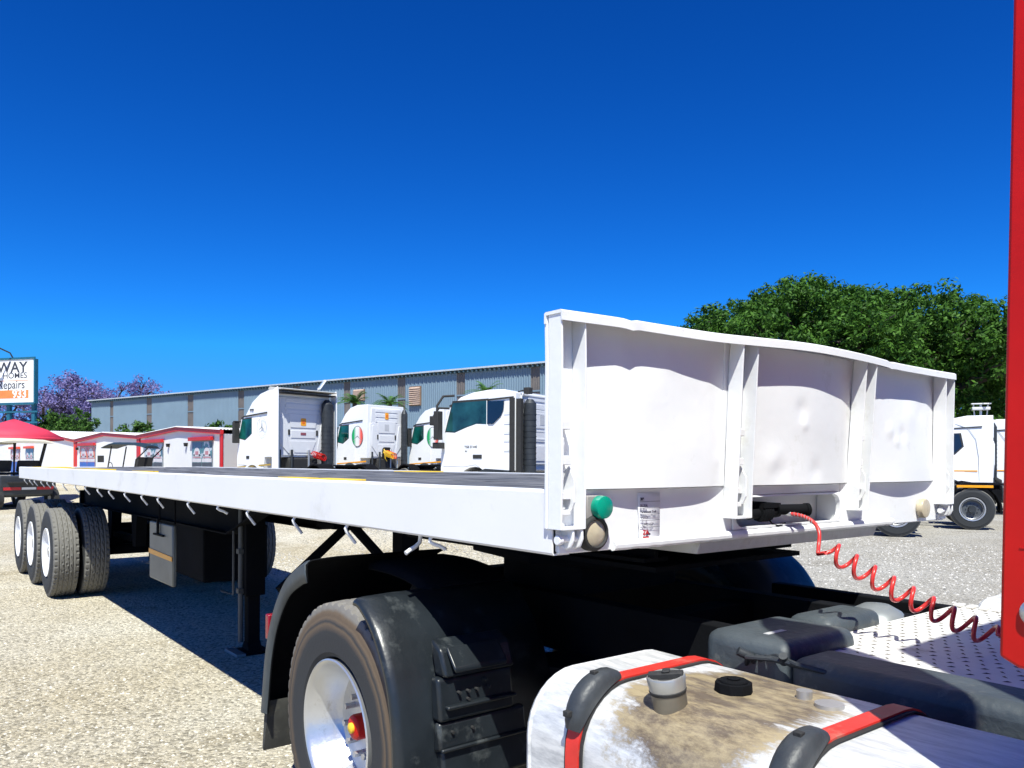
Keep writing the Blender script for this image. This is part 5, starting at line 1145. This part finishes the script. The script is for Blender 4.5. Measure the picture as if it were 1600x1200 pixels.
def tree(name, label, cat, loc, trunk_h, blobs, lm, n_clump, clump_r, n_leaf, leaf_s, tr=.35, group=None, inner=False, bare=0, seed=1):
    """blobs: (x, y, z, rx, ry, rz) lobes of the crown, local"""
    rs = random.Random(seed); t = thing(name, label, cat, (loc[0], loc[1], 0), 0, group)
    k_ = MB(); k_.tube([(0, 0, -.1), (.05, 0, trunk_h*.5), (0, .1, trunk_h)], [tr*1.25, tr, tr*.85], 12); obj('trunk', k_, bark, t)
    k_ = MB()
    for (x, y, z, rx, ry, rz) in blobs:
        mid = (x*.45, y*.45, trunk_h+(z-trunk_h)*.55); k_.tube([(0, .1, trunk_h-.3), mid, (x*.8, y*.8, z-rz*.2), (x, y, z+rz*.3)], [tr*.55, tr*.35, tr*.2, tr*.08], 7)
        for q in range(4+bare*4):
            a = rs.uniform(0, 6.28); e = rs.uniform(-.2, 1); p1 = (x+rx*.8*math.cos(a)*math.sqrt(1-e*e if e < 1 else 0), y+ry*.8*math.sin(a)*math.sqrt(max(0, 1-e*e)), z+rz*.8*e)
            m2 = ((x*.8+p1[0])/2+rs.uniform(-.3, .3), (y*.8+p1[1])/2+rs.uniform(-.3, .3), (z-rz*.2+p1[2])/2+.2); k_.tube([(x*.8, y*.8, z-rz*.2), m2, p1], [tr*.2, tr*.12, tr*.04], 5)
    obj('limbs', k_, bark, t)
    cs = []
    for (x, y, z, rx, ry, rz) in blobs:
        n = int(n_clump*rx*ry/4)
        for i in range(n):
            a = rs.uniform(0, 6.283); u_ = rs.uniform(-.55, 1); r_ = math.sqrt(max(0, 1-u_*u_)); k = rs.uniform(.72, 1.03) if rs.random() < .8 else rs.uniform(.3, .8)
            cs.append((x+rx*k*r_*math.cos(a), y+ry*k*r_*math.sin(a), z+rz*k*u_, clump_r*rs.uniform(.6, 1.25)))
    leaves('crown', cs, lm, t, n_leaf, leaf_s, 1.0)
    return t
# broad umbrella-shaped tree behind the headboard
rs = random.Random(5); bl = []
for rr_, n_, z_, rx_, rz_ in ((0, 1, 10.3, 2.6, 1.7), (3.0, 6, 10.2, 2.3, 1.7), (5.6, 11, 9.3, 2.2, 1.7), (7.6, 15, 7.7, 2.0, 1.6), (8.3, 16, 6.1, 1.7, 1.4), (6.0, 10, 7.4, 2.4, 1.8), (3.0, 5, 8.0, 2.6, 2.0), (6.3, 11, 4.9, 2.0, 1.3), (3.5, 5, 5.6, 2.2, 1.4)):
    for i in range(n_):
        a = 6.283*i/max(1, n_)+rs.uniform(-.2, .2)+rr_; q = rr_+rs.uniform(-.4, .4); bl.append((q*math.cos(a)*1.08, q*math.sin(a), z_+rs.uniform(-.35, .35), rx_*rs.uniform(.85, 1.1), rx_*rs.uniform(.85, 1.1), rz_*rs.uniform(.85, 1.1)))
tree('shade_tree', 'huge dark green spreading shade tree behind the headboard', 'tree', (-22.6, 39.2), 3.9, [(x*1.12, y*1.1, z-.6, rx*1.1, ry*1.1, rz) for x, y, z, rx, ry, rz in bl], leaf_big, 40, .50, 72, .115, .55, seed=3)
# purple jacarandas beyond the warehouse
def jac(label, loc, s, seed):
    rs = random.Random(seed); b_ = []
    for i in range(13):
        a = rs.uniform(0, 6.283); r_ = math.sqrt(rs.random())*5.2*s; b_.append((r_*math.cos(a), r_*math.sin(a), (7.6+rs.uniform(-1.8, 2.6))*s, rs.uniform(1.3, 2.2)*s, rs.uniform(1.3, 2.2)*s, rs.uniform(1.0, 1.7)*s))
    return tree('jacaranda_tree', label, 'tree', loc, 4.2*s, b_, leaf_jac, 20/s, .75*s, 26, .18, .42*s, 'purple jacaranda trees beyond the warehouse', bare=1, seed=seed)
jac('low purple jacaranda behind the billboard posts', (-100, 7.0), .92, 11)
jac('tall purple jacaranda in full bloom between billboard and warehouse', (-108.5, 13.2), 1.12, 12)
jac('thin-crowned jacaranda showing bare limbs over the warehouse corner', (-114, 19.8), 1.17, 15)
jac('small jacaranda top above the warehouse roof', (-119.5, 25.2), 1.16, 14)
def shrub(label, loc, w_, h, seed, cat='shrub', lm=None):
    rs = random.Random(seed); b_ = [(rs.uniform(-w_*.6, w_*.6), rs.uniform(-w_*.4, w_*.4), h*rs.uniform(.5, .82), w_*.42, w_*.42, h*.24) for i in range(8)]
    return tree('leafy_shrub' if cat == 'shrub' else 'leafy_tree', label, cat, loc, h*.35, b_, lm or leaf_shrub, 120, .30, 40, .12, .10, 'green shrubs growing behind the huts', seed=seed)
shrub('wide dark green shrub behind the hut with orange fascia', (-62.5, 8.6), 2.6, 5.2, 21)
shrub('round green shrub against the left part of the warehouse', (-58.0, 12.0), 1.9, 4.6, 22)
shrub('feathery green shrub between hut roof and tall truck', (-43.0, 13.4), 1.4, 3.9, 23)
tree('leafy_tree', 'pale green tree crown far off under the big shade tree', 'tree', (-22.3, 64.8), 2.5, [(x, 0, 4.0+.4*math.sin(x*2), 2.2, 2.0, 1.5) for x in (-6, -4, -2, 0, 2, 4, 6, 8)], leaf_shrub, 26, .5, 34, .16, .2, seed=31)
def palm(label, x, y, h, n, seed):
    rs = random.Random(seed); t = thing('palm_tree', label, 'palm', (x, y, 0), 0, 'palms growing along the warehouse wall')
    obj('trunk', MB().tube([(0, 0, 0), (.1, 0, h*.5), (0, 0, h)], [.2, .16, .14], 10), bark, t)
    k_ = MB()
    for i in range(n):
        a = rs.uniform(0, 6.283); el = rs.uniform(.25, 1.2); L_ = rs.uniform(1.0, 1.5); pts = []
        for j in range(7):
            s_ = j/6; pts.append(Vector((math.cos(a)*L_*s_*math.cos(el), math.sin(a)*L_*s_*math.cos(el), h+L_*s_*math.sin(el)-.55*s_*s_)))
        sd = Vector((-math.sin(a), math.cos(a), 0))
        for j in range(1, 7):
            for q in range(3):
                p = pts[j-1].lerp(pts[j], q/3); dd_ = (pts[j]-pts[j-1]).normalized()
                for s2 in (-1, 1):
                    tip = p+sd*s2*.34*(1-j/9)+dd_*.22-Vector((0, 0, .06)); k_.add([p, p+dd_*.05, tip], [(0, 1, 2)])
    obj('crown', k_, leaf_palm, t, smooth=0)
palm('palm with fan of fronds above the second truck, left one', -41.0, 20.2, 5.15, 26, 41)
palm('palm with fan of fronds above the second truck, right one', -39.3, 21.6, 5.05, 26, 42)
palm('palm tips just showing over the rounded truck cab', -35.3, 25.7, 5.75, 22, 43)
